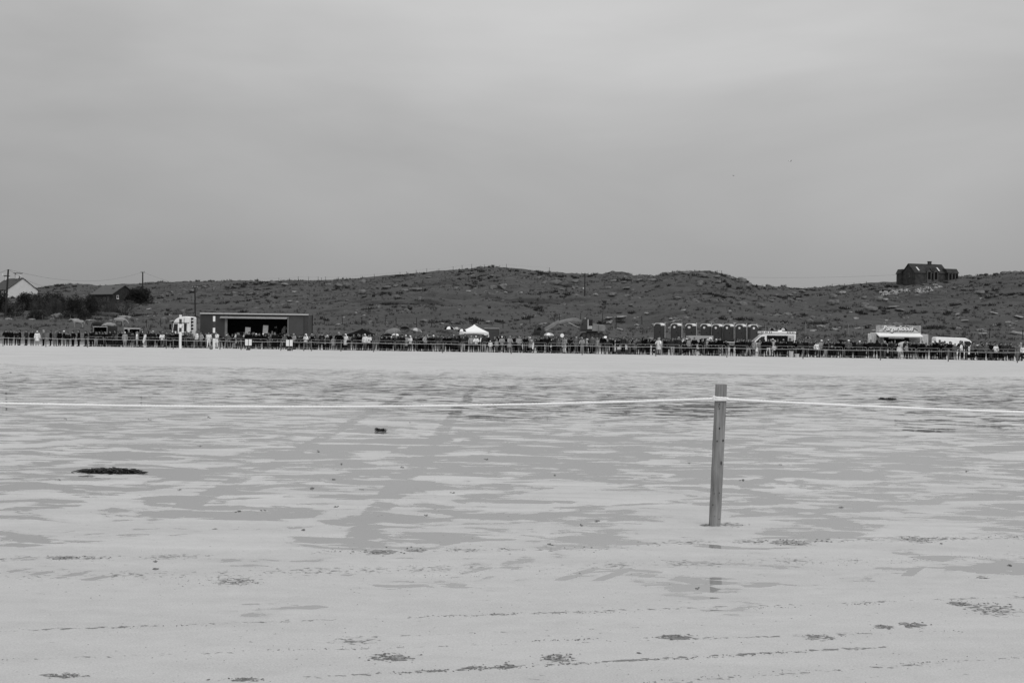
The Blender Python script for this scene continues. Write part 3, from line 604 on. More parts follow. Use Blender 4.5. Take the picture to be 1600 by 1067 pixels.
# ------------------------------------------------------------------ skinned figures: ponies and people
def skinned(name, verts, edges, radii, sub=1):
    me = bpy.data.meshes.new(name); me.from_pydata(verts, edges, []); me.update()
    o = bpy.data.objects.new(name, me); C.objects.link(o)
    o.modifiers.new('skin', 'SKIN'); s = o.modifiers.new('sub', 'SUBSURF'); s.levels = sub; s.render_levels = sub
    sv = me.skin_vertices[0].data
    for i, r in enumerate(radii): sv[i].radius = r if isinstance(r, tuple) else (r, r)
    sv[0].use_root = True
    bpy.context.view_layer.update()
    ev = o.evaluated_get(bpy.context.evaluated_depsgraph_get()); out = bpy.data.meshes.new_from_object(ev)
    bpy.data.objects.remove(o); bpy.data.meshes.remove(me)
    out.name = name; out.materials.clear(); out.polygons.foreach_set('use_smooth', [True] * len(out.polygons)); return out
def pony_mesh(graze):
    V = []; E = []; Rr = []
    def v(p, r, frm=None):
        V.append(p); Rr.append(r); i = len(V) - 1
        if frm is not None: E.append((frm, i))
        return i
    br = v((0, 0, .99), .31); ch_ = v((-.5, 0, 1.0), .29, br); cr = v((.5, 0, 1.04), .28, br); rump = v((.74, 0, 1.0), .2, cr)
    if graze: nk = v((-.84, 0, .98), .15, ch_); n2 = v((-1.15, 0, .74), .12, nk); hd = v((-1.28, 0, .58), .11, n2); mz = v((-1.4, 0, .34), .065, hd)
    else: nk = v((-.8, 0, 1.2), .17, ch_); n2 = v((-1.06, 0, 1.36), .13, nk); hd = v((-1.22, 0, 1.32), .11, n2); mz = v((-1.48, 0, 1.12), .07, hd)
    for s in (-1, 1):
        a = v((-.52, .14 * s, .68), .12, ch_); k = v((-.53, .14 * s, .4), .065, a); f = v((-.52, .14 * s, .1), .05, k); v((-.55, .14 * s, .02), .06, f)
        a = v((.62, .15 * s, .72), .15, cr); k = v((.58, .15 * s, .56), .1, a); hk = v((.72, .15 * s, .4), .065, k); f = v((.69, .15 * s, .1), .05, hk); v((.66, .15 * s, .02), .06, f)
        v((hd and V[hd][0] + .05, .06 * s, V[hd][2] + (.17 if not graze else .12)), .025, hd)
    t1 = v((.95, 0, .92), .06, rump); v((.99, 0, .5), .05, t1)
    return skinned('pony', V, E, Rr, 2)
PM = {True: pony_mesh(True), False: pony_mesh(False)}
for m_ in PM.values(): m_.materials.append(None)
pony_w = mat('pale_pony_coat', .3, .8, .25, 2.5); pony_d = mat('dark_pony_coat', .018, .7, .3, 2.5)
for (px, py, Y, rz, gr, m_, sc, lab) in ((122, 511.5, 212, 8, False, pony_w, .92, 'pale grey pony grazing alone in the field on the left'), (171, 512, 203, 18, True, pony_w, .9, 'pale pony with lowered head between the horse trailers'), (187, 508.5, 216, 172, True, pony_w, 1.02, 'largest pale pony facing right above the horse trailers'), (153, 514, 204, 175, True, pony_d, .98, 'dark pony grazing behind the left horse trailer')):
    P = at(px, py, Y); o = bpy.data.objects.new('pony', PM[gr]); C.objects.link(o); o.material_slots[0].link = 'OBJECT'; o.material_slots[0].material = m_
    o.location = (P.x, Y, gz(P.x, Y) - .03); o.rotation_euler = (0, 0, R(rz)); o.scale = (sc,) * 3
    tag(o, lab, 'pony', 'ponies in the field')

def person_meshes(pose):
    V = []; E = []; Rr = []; reg = []
    def v(p, r, frm=None, rg='t'):
        V.append(p); Rr.append(r); reg.append(rg); i = len(V) - 1
        if frm is not None: E.append((frm, i))
        return i
    lean = pose.get('lean', 0)
    def L(z): return -lean * max(0, z - .95)
    pel = v((0, 0, .95), (.155, .115)); sp = v((0, L(1.15), 1.15), (.15, .11), pel); ch_ = v((0, L(1.33), 1.33), (.165, .125), sp); nb = v((0, L(1.46), 1.45), (.085, .08), ch_)
    nk = v((0, L(1.52) - .01, 1.52), (.055, .055), nb, 'h'); hd = v((0, L(1.6) - .02, 1.6), (.08, .09), nk, 'h'); ht = v((0, L(1.68) - .015, 1.68), (.078, .092), hd, 'h'); v((0, L(1.73), 1.735), (.04, .05), ht, 'h')
    v((0, L(1.6) - .125, 1.595), .012, hd, 'h')
    for k, s in (('l', -1), ('r', 1)):
        sh = v((.175 * s, L(1.41), 1.41), .068, ch_); el, wr, ha = [Vector(q) for q in pose[k]]
        f = lambda q: (q.x * s, q.y, q.z)
        e = v(f(el), .052, sh); w_ = v(f(wr), .038, e); h_ = v(f(ha), (.04, .025), w_, 'k'); dirv = (ha - wr).normalized()
        v(f(ha + dirv * .09), (.032, .016), h_, 'k'); v(f(ha + dirv * .03 + Vector((-.035, -.02, .01))), .014, h_, 'k')
        st = pose.get('st', .1); ky, ay = pose.get('leg' + k, (0, 0))
        hp = v((.09 * s, 0, .88), .095, pel, 'g'); kn = v((st * s, ky - .01, .49), .066, hp, 'g'); an = v((st * 1.1 * s, ay, .1), .044, kn, 'g')
        hl = v((st * 1.1 * s, ay + .02, .045), .045, an, 's'); v((st * 1.2 * s, ay - .16, .035), (.045, .035), hl, 's')
    me = skinned('person', V, E, Rr, 1)
    n = len(me.vertices); co = np.empty(n * 3, np.float32); me.vertices.foreach_get('co', co); co = co.reshape(-1, 3)
    no = np.empty(n * 3, np.float32); me.vertices.foreach_get('normal', no); no = no.reshape(-1, 3)
    A = np.array([V[a] for a, b in E]); B = np.array([V[b] for a, b in E]); rg = [reg[b] for a, b in E]
    fc = [tuple(p.vertices) for p in me.polygons]
    cen = np.array([co[list(f)].mean(0) for f in fc]); AB = B - A
    tt = np.clip(((cen[:, None] - A) * AB).sum(-1) / (AB ** 2).sum(-1), 0, 1); dd = np.linalg.norm(cen[:, None] - (A + tt[..., None] * AB), axis=-1); near = dd.argmin(1)
    fr = [rg[k] for k in near]
    def shell(name, sel, off, extra=None):
        fs = [f for f, k in zip(fc, sel) if k]; used = sorted({i for f in fs for i in f}); mp = {u: i for i, u in enumerate(used)}
        mb = MB(); mb.add([tuple(co[u] + no[u] * off) for u in used], [tuple(mp[i] for i in f) for f in fs])
        if extra: extra(mb)
        q = mb.mesh(name, True, False); q.materials.append(None); return q
    hc = L(1.62); iz = cen[:, 2]; iy = cen[:, 1] - (-lean * (iz - .95)); ishead = np.array([r == 'h' for r in fr])
    def skirt(mb, zb=.72, fl=1.25):
        rings = []
        for z, k in ((1.06, 1.0), (.92, 1.08), (zb, fl)):
            rings.append([(.175 * k * math.cos(q), .135 * k * math.sin(q) + L(z), z) for q in np.linspace(0, 2 * math.pi, 13)[:-1]])
        mb.loft(rings, False)
    tor = [r == 't' for r in fr]; leg = [r == 'g' for r in fr]
    D = {'body': me, 'jacket': shell('jacket', tor, .022, lambda mb: skirt(mb, .88, 1.1)), 'coat': shell('coat', tor, .028, lambda mb: skirt(mb, .58, 1.3)),
         'trousers': shell('trousers', leg, .014), 'shoe_l': shell('shoe', [r == 's' and c < 0 for r, c in zip(fr, cen[:, 0])], .012), 'shoe_r': shell('shoe', [r == 's' and c >= 0 for r, c in zip(fr, cen[:, 0])], .012),
         'hair': shell('hair', ishead & ((iz > 1.675) | ((iz > 1.56) & (iy > .005))), .018),
         'long_hair': shell('long_hair', ishead & ((iz > 1.675) | ((iz > 1.47) & (iy > -.015))), .032),
         'hat': shell('hat', ishead & (iz > 1.645), .03), 'hood': shell('hood', ishead & ((iz > 1.68) | (iy > -.045)), .042)}
    me.materials.append(None); return D
down = ((.25, .03, 1.15), (.26, -.02, .92), (.255, -.04, .84))
pock = ((.27, .08, 1.16), (.22, -.07, .98), (.19, -.1, .93))
fold = ((.25, -.04, 1.14), (.04, -.2, 1.17), (-.03, -.2, 1.19))
phone = ((.25, -.17, 1.2), (.09, -.32, 1.47), (.06, -.32, 1.55))
shade = ((.34, -.1, 1.4), (.16, -.18, 1.62), (.09, -.17, 1.66))
rail = ((.24, -.16, 1.15), (.19, -.38, 1.05), (.16, -.45, 1.05))
clasp = ((.25, .0, 1.13), (.1, -.2, 1.0), (.05, -.22, .97))
swing = ((.25, .15, 1.17), (.25, .1, .95), (.25, .06, .87))
raised = ((.26, -.12, 1.55), (.22, -.18, 1.82), (.2, -.18, 1.9))
POSES = [person_meshes(p) for p in (dict(l=down, r=down), dict(l=pock, r=pock), dict(l=fold, r=fold, st=.13), dict(l=phone, r=phone), dict(l=down, r=shade), dict(l=rail, r=rail, lean=.18, st=.12), dict(l=clasp, r=clasp), dict(l=swing, r=down, legl=(-.12, -.2), legr=(.02, .22), st=.09), dict(l=pock, r=down, st=.15), dict(l=raised, r=down), dict(l=phone, r=pock, st=.12))]
def put(o, m):
    o.material_slots[0].link = 'OBJECT'; o.material_slots[0].material = m
def person(loc, rz, pose, top, legs, label, group, kind='jacket', head='hair', headm=None, sc=1.0, skirt=False, shoe='black', stout=1.0):
    D = POSES[pose]; t = bpy.data.objects.new('person', D['body']); C.objects.link(t); put(t, skin_m)
    t.location = loc; t.rotation_euler = (0, 0, rz); t.scale = (sc * stout, sc * stout, sc); tag(t, label, 'person', group)
    for nme, key, m in ((kind, kind, cloth[top]), ('trousers', 'trousers', cloth[legs]), ('shoe', 'shoe_l', cloth[shoe]), ('shoe', 'shoe_r', cloth[shoe]), (head.replace('long_', ''), head, headm or hair_m[0])):
        c = bpy.data.objects.new(nme, D[key]); C.objects.link(c); c.parent = t; put(c, m)
    return t
BYX = [-100, 0, 550, 900, 1400, 1600, 1700]; BYV = [160, 159, 153, 150, 141, 136, 133]
def bY(px): return float(np.interp(px, BYX, BYV))
ZN = [(138, 'left of the horse trailers'), (180, 'before the left horse trailer'), (232, 'before the right horse trailer'), (312, 'before the white lorry cab'), (400, 'before the stage opening'), (484, 'before the right of the stage'), (600, 'before the black gazebo'), (690, 'beside the grey umbrellas'), (780, 'before the white gazebo'), (860, 'before the excavator bucket'), (950, 'before the excavator cab'), (1010, 'right of the excavator'), (1062, 'before the leftmost toilets'), (1120, 'before the pickup box'), (1180, 'before the rightmost toilets'), (1240, 'before the ice cream van'), (1355, 'left of the burger stall'), (1450, 'before the burger stall'), (1530, 'before the white van'), (1800, 'right of the white van')]
ORD_ = ['first', 'second', 'third', 'fourth', 'fifth', 'sixth', 'seventh', 'eighth', 'ninth', 'tenth', 'eleventh', 'twelfth', 'thirteenth', 'fourteenth', 'fifteenth', 'sixteenth', 'seventeenth', 'eighteenth', 'nineteenth', 'twentieth', 'twenty-first', 'twenty-second', 'twenty-third']
HERO = {  # px: (row, tone top, tone legs, kind, head, headmat, scale, pose)
 9: (0, 'black', 'black', 'jacket', 'hair', 0, 1, 1), 17: (0, 'black', 'charcoal', 'coat', 'hair', 0, 1, 0), 26: (0, 'dark', 'black', 'jacket', 'hair', 0, .97, 5), 31: (0, 'black', 'black', 'jacket', 'hair', 0, 1, 8), 41: (0, 'charcoal', 'dark', 'jacket', 'hair', 1, 1, 6), 50: (0, 'black', 'dark', 'jacket', 'hair', 0, .98, 0), 58: (0, 'white', 'light grey', 'coat', 'hat', 5, .95, 0), 68: (0, 'grey', 'black', 'jacket', 'hood', 4, 1, 8), 79: (0, 'black', 'black', 'coat', 'hair', 0, 1, 1), 86: (0, 'grey', 'grey', 'jacket', 'hair', 1, 1, 4), 93: (0, 'black', 'dark', 'jacket', 'hair', 0, .97, 0), 100: (0, 'black', 'grey', 'jacket', 'hat', 5, 1, 2), 106: (0, 'dark', 'charcoal', 'jacket', 'hair', 0, .88, 0), 114: (0, 'black', 'black', 'jacket', 'hair', 0, .98, 1), 123: (0, 'black', 'black', 'coat', 'hair', 0, 1.03, 8), 134: (0, 'black', 'black', 'jacket', 'hair', 0, 1, 0), 142: (0, 'black', 'black', 'coat', 'hair', 0, 1.02, 2),
 195: (0, 'light grey', 'light grey', 'coat', 'hat', 5, .95, 0), 214: (0, 'white', 'light grey', 'jacket', 'hair', 2, 1, 0), 221: (0, 'black', 'charcoal', 'jacket', 'hat', 5, 1, 9), 307: (0, 'white', 'grey', 'jacket', 'hair', 1, 1.06, 8), 314: (0, 'light grey', 'grey', 'jacket', 'hair', 1, 1, 1), 326: (0, 'white', 'white', 'jacket', 'hair', 1, 1.02, 7), 338: (0, 'white', 'white', 'coat', 'hair', 1, 1.06, 2), 400: (0, 'black', 'dark', 'jacket', 'hat', 5, .97, 0), 413: (0, 'black', 'dark', 'jacket', 'hat', 5, .97, 5), 478: (0, 'white', 'grey', 'jacket', 'hood', 5, .96, 2), 459: (0, 'light grey', 'charcoal', 'jacket', 'hat', 4, 1, 6),
 521: (0, 'light grey', 'grey', 'coat', 'hat', 4, .82, 0), 540: (0, 'white', 'charcoal', 'coat', 'hood', 5, 1, 1), 570: (0, 'white', 'grey', 'jacket', 'hood', 5, 1.02, 0), 576: (0, 'white', 'black', 'jacket', 'hair', 1, 1, 2), 634: (0, 'light grey', 'charcoal', 'coat', 'hat', 5, 1, 6), 641: (0, 'white', 'charcoal', 'jacket', 'hood', 5, .96, 2), 664: (0, 'light grey', 'charcoal', 'jacket', 'hair', 1, 1.05, 1), 677: (0, 'black', 'grey', 'jacket', 'hat', 5, 1, 0), 724: (0, 'charcoal', 'light grey', 'jacket', 'hair', 0, 1, 6), 744: (0, 'white', 'charcoal', 'jacket', 'hat', 5, .98, 5), 736: (0, 'light grey', 'dark', 'jacket', 'hair', 3, 1, 0), 766: (0, 'white', 'light grey', 'jacket', 'hat', 5, .72, 8), 776: (0, 'light grey', 'grey', 'jacket', 'hair', 2, .8, 0), 784: (0, 'light grey', 'charcoal', 'jacket', 'hat', 5, 1, 2), 811: (0, 'light grey', 'charcoal', 'jacket', 'hair', 2, 1, 6), 917: (0, 'light grey', 'charcoal', 'jacket', 'hat', 5, .9, 2), 933: (0, 'light grey', 'grey', 'jacket', 'hair', 2, .98, 1), 983: (0, 'grey', 'grey', 'jacket', 'hair', 1, .95, 1), 1029: (0, 'white', 'light grey', 'coat', 'hood', 4, 1, 1), 1034: (0, 'light grey', 'light grey', 'jacket', 'hair', 1, .96, 8), 1022: (0, 'black', 'black', 'coat', 'hood', 0, 1, 5), 1038: (0, 'black', 'dark', 'coat', 'hair', 0, 1, 1), 1105: (0, 'light grey', 'charcoal', 'jacket', 'hat', 5, .98, 6), 1131: (0, 'black', 'black', 'jacket', 'hair', 0, .98, 5), 1178: (0, 'light grey', 'grey', 'jacket', 'hair', 2, .98, 0), 1187: (0, 'light grey', 'light grey', 'jacket', 'hair', 2, .96, 1), 1194: (0, 'black', 'black', 'coat', 'hair', 0, 1, 1), 1200: (0, 'black', 'white', 'jacket', 'hair', 0, 1.05, 8), 1283: (0, 'light grey', 'charcoal', 'jacket', 'hat', 5, 1, 2), 1290: (0, 'black', 'light grey', 'jacket', 'hair', 0, .97, 0), 1343: (0, 'charcoal', 'dark', 'jacket', 'hat', 5, 1, 0), 1382: (0, 'black', 'grey', 'jacket', 'hair', 3, 1, 1), 1405: (0, 'white', 'light grey', 'jacket', 'hair', 1, .8, 0), 1417: (0, 'light grey', 'charcoal', 'jacket', 'hair', 2, .85, 1), 1428: (0, 'black', 'grey', 'coat', 'hair', 0, 1, 1), 1441: (0, 'black', 'black', 'coat', 'hair', 0, 1.05, 0), 1461: (0, 'black', 'black', 'coat', 'hair', 0, 1.04, 4), 1484: (0, 'black', 'grey', 'jacket', 'hair', 0, 1.03, 1), 1492: (0, 'grey', 'grey', 'jacket', 'hair', 1, .92, 6), 1502: (0, 'white', 'black', 'jacket', 'hair', 1, .98, 1), 1510: (0, 'charcoal', 'dark', 'jacket', 'hair', 0, .93, 2), 1531: (0, 'grey', 'dark', 'jacket', 'hair', 1, .97, 0), 1541: (0, 'grey', 'black', 'jacket', 'hat', 4, .97, 8), 1556: (0, 'white', 'black', 'jacket', 'hair', 1, .92, 6), 1570: (0, 'charcoal', 'dark', 'coat', 'hair', 1, 1, 1), 1590: (0, 'grey', 'grey', 'coat', 'hood', 3, .9, 0)}
rp = random.Random(21)
front = []; hx = sorted(HERO)
px = 150.0; taken = [float(h) for h in hx]
while px < 1606:
    if min(abs(px - q) for q in taken) > 4.6: front.append(px)
    px += rp.uniform(6.4, 9.8)
lst = [(float(h), HERO[h]) for h in hx]
def rnd(px, row):
    top = rp.choices([q for q, _ in TONES], [36, 22, 16, 13, 9, 4])[0]; leg = rp.choices([q for q, _ in TONES], [34, 28, 20, 12, 5, 1])[0]
    hd = rp.choices(['hair', 'long_hair', 'hat', 'hood'], [48, 24, 14, 14])[0]; kd = rp.choices(['jacket', 'coat'], [70, 30])[0]
    hm = {'hat': rp.choice([0, 0, 2, 4, 5]), 'hood': TONES.index(next(q for q in TONES if q[0] == top))}.get(hd, rp.choices([0, 1, 2, 3], [50, 30, 10, 10])[0])
    return (row, top, leg, kd, hd, hm, (rp.uniform(.66, .82) if rp.random() < .09 else max(.86, min(1.13, rp.gauss(1.0, .065)))), rp.choice([0, 1, 1, 2, 3, 4, 5, 5, 6, 6, 7, 8, 8, 10]))
lst += [(p, rnd(p, 0)) for p in front]
px = 144.0
while px < 1604:
    if not (1240 < px < 1270 and rp.random() < .5): lst.append((px, rnd(px, 1)))
    px += rp.uniform(13, 22)
px = 236.0
while px < 1600:
    lst.append((px, rnd(px, 2))); px += rp.uniform(60, 110)
lst.sort(); cnts = {}
for (px, (row, top, leg, kd, hd, hm, sc, po)) in lst:
    Y = bY(px) + [1.1, 2.2, 3.5][row] + rp.uniform(-.25, .3); P = at(px, hz(px) + 20, Y)
    zn = next(n for l_, n in ZN if px < l_); k = (zn, row); cnts[k] = cnts.get(k, 0) + 1
    rn = ['front', 'second', 'back'][row]
    hw = {'hat': ' and hat', 'hood': ' and hood'}.get(hd, '')
    lab = f"{ORD[cnts[k] - 1]} from left in {rn} row {zn}, {top} {kd}{hw}"
    if len(lab.split()) > 16: lab = lab.replace('before the', 'before').replace('left of the', 'left of').replace(' and h', ', h')
    hmat = cloth[TONES[hm][0]] if hd in ('hat', 'hood') else hair_m[hm]
    person((P.x, Y, 0), R(rp.gauss(0, 32) if rp.random() < .85 else rp.uniform(0, 360)), po, top, leg, lab, 'spectators behind the barrier', kd, hd, hmat, sc * rp.uniform(.985, 1.015), stout=rp.uniform(1.02, 1.22), shoe=rp.choice(['black', 'black', 'dark', 'light grey']))
# people standing higher, behind the crowd
for (px, py, Y, top, po, lab) in ((1058, 537, 163, 'black', 1, 'person in black sitting high behind the pickup box'), (1152, 546, 160, 'black', 0, 'tall person in black standing above the crowd before the toilets'), (1159, 550, 158, 'black', 8, 'person in black beside the tallest figure before the toilets'), (813, 547, 160, 'black', 0, 'person in black standing above the crowd left of the bucket'), (988, 549, 158, 'black', 1, 'person in black standing tall right of the white car'), (1260, 552, 160, 'grey', 9, 'person with arm raised right of the ice cream van')):
    P = at(px, py, Y); person((P.x, Y, 0), R(rp.uniform(-40, 40)), po, top, 'black', lab, None, 'jacket', 'hair', hair_m[0], max(1.0, 1.06))

# the rows further back that cannot be told apart: one mass
def crowd_mass(n):
    parts = {}
    for i in range(n):
        px = rp.uniform(150, 1600); row = rp.choice([1.7, 2.6, 3.2, 4.0]); Y = bY(px) + row + rp.uniform(-.3, .3); P = at(px, hz(px) + 20, Y); D = POSES[rp.choice([0, 1, 2, 6, 8])]
        M = Matrix.LocRotScale(Vector((P.x, Y, 0)), Matrix.Rotation(R(rp.uniform(-60, 60)), 3, 'Z').to_quaternion(), Vector((1.12, 1.12, max(.84, min(1.07, rp.gauss(.97, .06))))))
        for key, m in (('body', skin_m), (rp.choice(['jacket', 'coat']), cloth[rp.choices(['black', 'dark', 'charcoal', 'grey'], [38, 28, 20, 14])[0]]), ('trousers', cloth[rp.choice(['black', 'dark', 'charcoal'])]), (rp.choice(['hair', 'hair', 'long_hair', 'hat']), rp.choice([hair_m[0], hair_m[0], hair_m[1]]))):
            parts.setdefault(m.name, [m, []])[1].append((D[key], M))
    V = []; Fc = []; mi = []; mats = []; cache = {}; off = 0
    for nme, (m, L_) in parts.items():
        k = len(mats); mats.append(m)
        for me, M in L_:
            if me.name not in cache:
                co = np.empty(len(me.vertices) * 3, np.float32); me.vertices.foreach_get('co', co); cache[me.name] = (co.reshape(-1, 3), [tuple(q.vertices) for q in me.polygons])
            co, fs = cache[me.name]; A_ = np.array(M); V.append(co @ A_[:3, :3].T + A_[:3, 3]); Fc += [tuple(i + off for i in f) for f in fs]; mi += [k] * len(fs); off += len(co)
    me = bpy.data.meshes.new('crowd_behind'); me.from_pydata(np.concatenate(V).tolist(), [], Fc)
    for m in mats: me.materials.append(m)
    me.polygons.foreach_set('material_index', mi); me.polygons.foreach_set('use_smooth', [True] * len(mi)); me.update()
    o = bpy.data.objects.new('crowd_behind', me); C.objects.link(o); tag(o, 'dense mass of further spectators behind the front rows', None, kind='stuff')
crowd_mass(260)

# ------------------------------------------------------------------ barriers, stakes and ropes along the crowd
BL_ = 2.3
mb = MB(); mb.tube([(.06, 0, .2), (.06, 0, 1.02), (.14, 0, 1.1), (BL_ - .14, 0, 1.1), (BL_ - .06, 0, 1.02), (BL_ - .06, 0, .2), (.06, 0, .2)], .021, 6); fr_me = mb.mesh('frame', True)
mb = MB()
for i in range(13): xx = .06 + (BL_ - .12) * (i + 1) / 14; mb.tube([(xx, 0, .2), (xx, 0, 1.1)], .006, 4, False)
bar_me = mb.mesh('bars'); ft_me = MB().tube([(0, -.3, .02), (0, -.28, .06), (0, 0, .2), (0, .28, .06), (0, .3, .02)], .018, 5).mesh('foot')
for m_ in (fr_me, bar_me, ft_me): m_.materials.append(mat('dull_bar_steel', .02, .6, .2, 6) if m_ is bar_me else steel)
px = 132.0; n_b = 0; bc = {}
pt = at(px, hz(px), bY(px)); pt.z = 0
while px < 1660:
    q = px
    while True:
        q += .5; nx = at(q, hz(q), bY(q)); nx.z = 0
        if (nx - pt).length >= BL_ + .03: break
    zn = next(n for l_, n in ZN if px < l_); bc[zn] = bc.get(zn, 0) + 1; bl_ = f'{ORD[bc[zn] - 1]} grey steel crowd barrier panel from left {zn}'
    t = thing('crowd_barrier', bl_, 'barrier', pt, math.atan2(nx.y - pt.y, nx.x - pt.x), 'crowd barriers')
    obj('frame', fr_me, None, t); obj('bars', bar_me, None, t); obj('foot', ft_me, None, t, (.3, 0, 0)); obj('foot', ft_me, None, t, (BL_ - .3, 0, 0))
    pt = nx; px = q; n_b += 1
def sY(px): return float(np.interp(px, [-100, 0, 550, 900, 1376, 1600, 1700], [150, 149, 141, 139, 128, 122, 119]))
STK = [-40, 5, 72, 137, 260, 271, 344, 377, 439, 457, 475, 487, 533, 584, 692, 799, 910, 1025, 1136, 1255, 1376, 1482, 1590, 1690]
stake_m = mat('wet_stake_wood', .13, .8, .35, 5); names = ['far left', 'left of the first horse trailer', 'before the horse trailers', 'left of the striped post', 'beside the striped post', 'before the stage opening']
tops = []
for i, px in enumerate(STK):
    P = at(px, hz(px), sY(px)); x, Y = P.x, P.y; h = random.uniform(.98, 1.12)
    zn = next(n for l_, n in ZN if px < l_)
    o = obj('wooden_stake', MB().tube([(0, 0, -.3), (0, 0, .3), (random.uniform(-.04, .04), 0, h)], [.055, .05, .045], 7), stake_m, loc=(x, Y, 0))
    k = sum(1 for q in STK[:i + 1] if next(n for l_, n in ZN if q < l_) == zn)
    tag(o, f"{ORD[k - 1]} wooden rope stake from the left {zn}", 'stake', 'rope stakes along the crowd')
    tops.append(Vector((x, Y, .9)))
rope_far = mat('far_rope', .6, .9, .1, 4); P0 = tops[0]; mb = MB(); pts = []
for a, b_ in zip(tops[:-1], tops[1:]):
    n = 8
    for i in range(n): pts.append(a.lerp(b_, i / n) + Vector((0, -.06, -.05 * 4 * (i / n) * (1 - i / n))) - P0)
mb.tube(pts, .017, 5); o = obj('boundary_rope', mb, rope_far, loc=P0); tag(o, 'thin pale rope strung along the stakes before the whole crowd', 'rope')
# banded finishing posts
def banded(px, py_t, py_b, bands, label, r=.12):
    P = at(px, py_b, sY(px) + 1.2); Y = P.y; H = at(px, py_t, Y).z; t = thing('finishing_post', label, 'post', (P.x, Y, 0), 0, 'banded finishing posts')
    z0 = -.2
    for k, (f, tone) in enumerate(bands):
        z1 = H * f; obj('band', MB().tube([(0, 0, z0), (0, 0, z1)], r, 12), white if tone else darkg, t); z0 = z1
banded(281.5, 492, 544, [(.62 - .12, 1), (.62, 0), (.73, 1), (.88, 0), (1.0, 1)][0:5], 'white post with dark bands standing before the lorry cab', .13)
banded(334, 494, 545, [(.33, 1), (.5, 0), (.65, 1), (.84, 0), (1.0, 1)], 'white post with dark bands standing before the stage trailer', .12)
for (px, lab) in ((388, 'pair of white notice boards on the rope fence before the stage opening'), (452, 'pair of white notice boards on the rope fence before the right of the stage')):
    P = at(px, 545, sY(px) - .3); t = thing('notice_board', lab, 'sign', (P.x, P.y, 0), 0, 'white notice boards on the fence')
    for dx in (-.18, .18): obj('board', MB().box((dx, 0, .78), (.29, .03, .62)), white, t)
    obj('post', MB().tube([(0, .05, -.2), (0, .05, 1.15)], .03, 6), stake_m, t); obj('base', MB().add([(a * .22, b_ * .2, c * .17 + .1) for a, b_, c in ico(2, 3, .2)[0]], ico(2, 3, .2)[1]), darkg, t)
P = at(330, 545, sY(330)); t = thing('weighted_pole', 'thin pole in a dark round weight left of the banded stage post', 'pole', (P.x, P.y, 0)); obj('pole', MB().tube([(0, 0, 0), (0, 0, 1.3)], .025, 6), darkg, t); obj('weight', MB().add([(a * .2, b_ * .2, c * .24 + .2) for a, b_, c in ico(2, 8, .12)[0]], ico(2, 8, .12)[1]), midg, t)
P = at(878, 550, bY(878) - .4); t = thing('marker_pole', 'thin pole topped by a white disc left of the excavator cab', 'pole', (P.x, P.y, 0)); obj('pole', MB().tube([(0, 0, 0), (0, 0, 1.8)], .02, 6), steel, t); o = obj('disc', MB().tube([(0, -.03, 1.9), (0, .03, 1.9)], .2, 16), white, t)
for (px, h, lab) in ((1236, .55, 'pale round bin at the foot of the ice cream van corner'), (1245, .3, 'low pale bucket right of the ice cream van')):
    P = at(px, 560, bY(px) - .5); t = thing('bin', lab, 'bin', (P.x, P.y, 0)); obj('drum', MB().tube([(0, 0, 0), (0, 0, h)], [.2, .23], 12), pale, t); obj('rim', MB().tube([(0, 0, h), (0, 0, h + .05)], .25, 12), pale, t)

# ------------------------------------------------------------------ wheels, cars, vans
def wheel(t, x, y, r=.33, wd=.22):
    o = obj('wheel', MB().tube([(x, y - wd / 2, r), (x, y + wd / 2, r)], r, 18), rubber, t)
    s = 1 if y > 0 else -1
    obj('rim', MB().tube([(x, y + s * (wd / 2 - .02), r), (x, y + s * (wd / 2 + .012), r)], r * .62, 14), steel, o)
def shell(t, prof, wd, m, inset, zc, name='body', bev=.05):
    """side outline carried across the width, drawn in above zc (tumblehome)"""
    rings = []
    for yy in (-wd / 2, wd / 2):
        rings.append([(x, yy * (1 - inset * max(0, min(1, (z - zc) / .6))), z) for x, z in prof])
    return obj(name, MB().loft(rings), m, t, bevel=bev)
def car(px, Y, tone, label, rz=0, est=False):
    P = at(px, hz(px) + 20, Y); t = thing('parked_car', label, 'car', (P.x, Y, gz(P.x, Y)), rz, 'parked cars behind the crowd')
    prof = [(-2.1, .3), (2.05, .3), (2.1, .75), (2.0, .95), (1.75 if est else 1.35, 1.42), (-.35, 1.47), (-1.05, .98), (-2.0, .82), (-2.1, .6)]
    shell(t, prof, 1.75, tone, .16, .95)
    w_ = [(1.6 if est else 1.2, 1.36), (-.32, 1.4), (-.85, 1.0), (1.75 if est else 1.65, 1.0)]
    for s in (-1, 1):
        mb = MB(); y = [s * (.875 * (1 - .16 * (z - .95) / .6) + .012) for _, z in w_]
        mb.add([(x, yy, z) for (x, z), yy in zip(w_, y)], [(0, 1, 2, 3)]); obj('side_window', mb, glass, t)
    obj('windscreen', MB().add([(-.42, -.68, 1.43), (-.42, .68, 1.43), (-1.03, .78, 1.02), (-1.03, -.78, 1.02)], [(0, 1, 2, 3)]), glass, t, (-.012, 0, .012))
    bx0, bx1 = (1.78, 1.98) if est else (1.42, 1.96)
    obj('rear_window', MB().add([(bx0, -.66, 1.36), (bx0, .66, 1.36), (bx1, .76, 1.0), (bx1, -.76, 1.0)], [(0, 1, 2, 3)]), glass, t, (.02, 0, .01))
    for s in (-1, 1):
        obj('tail_light', MB().box((2.06, s * .74, .82), (.1, .2, .22)), midg, t); obj('headlight', MB().box((-2.06, s * .66, .72), (.1, .34, .14)), pale, t)
        for xx in (-1.3, 1.3): wheel(t, xx, s * .8, .32)
    obj('number_plate', MB().box((2.11, 0, .62), (.02, .52, .12)), white, t); obj('bumper', MB().box((2.1, 0, .4), (.1, 1.6, .18)), darkg, t)
    return t
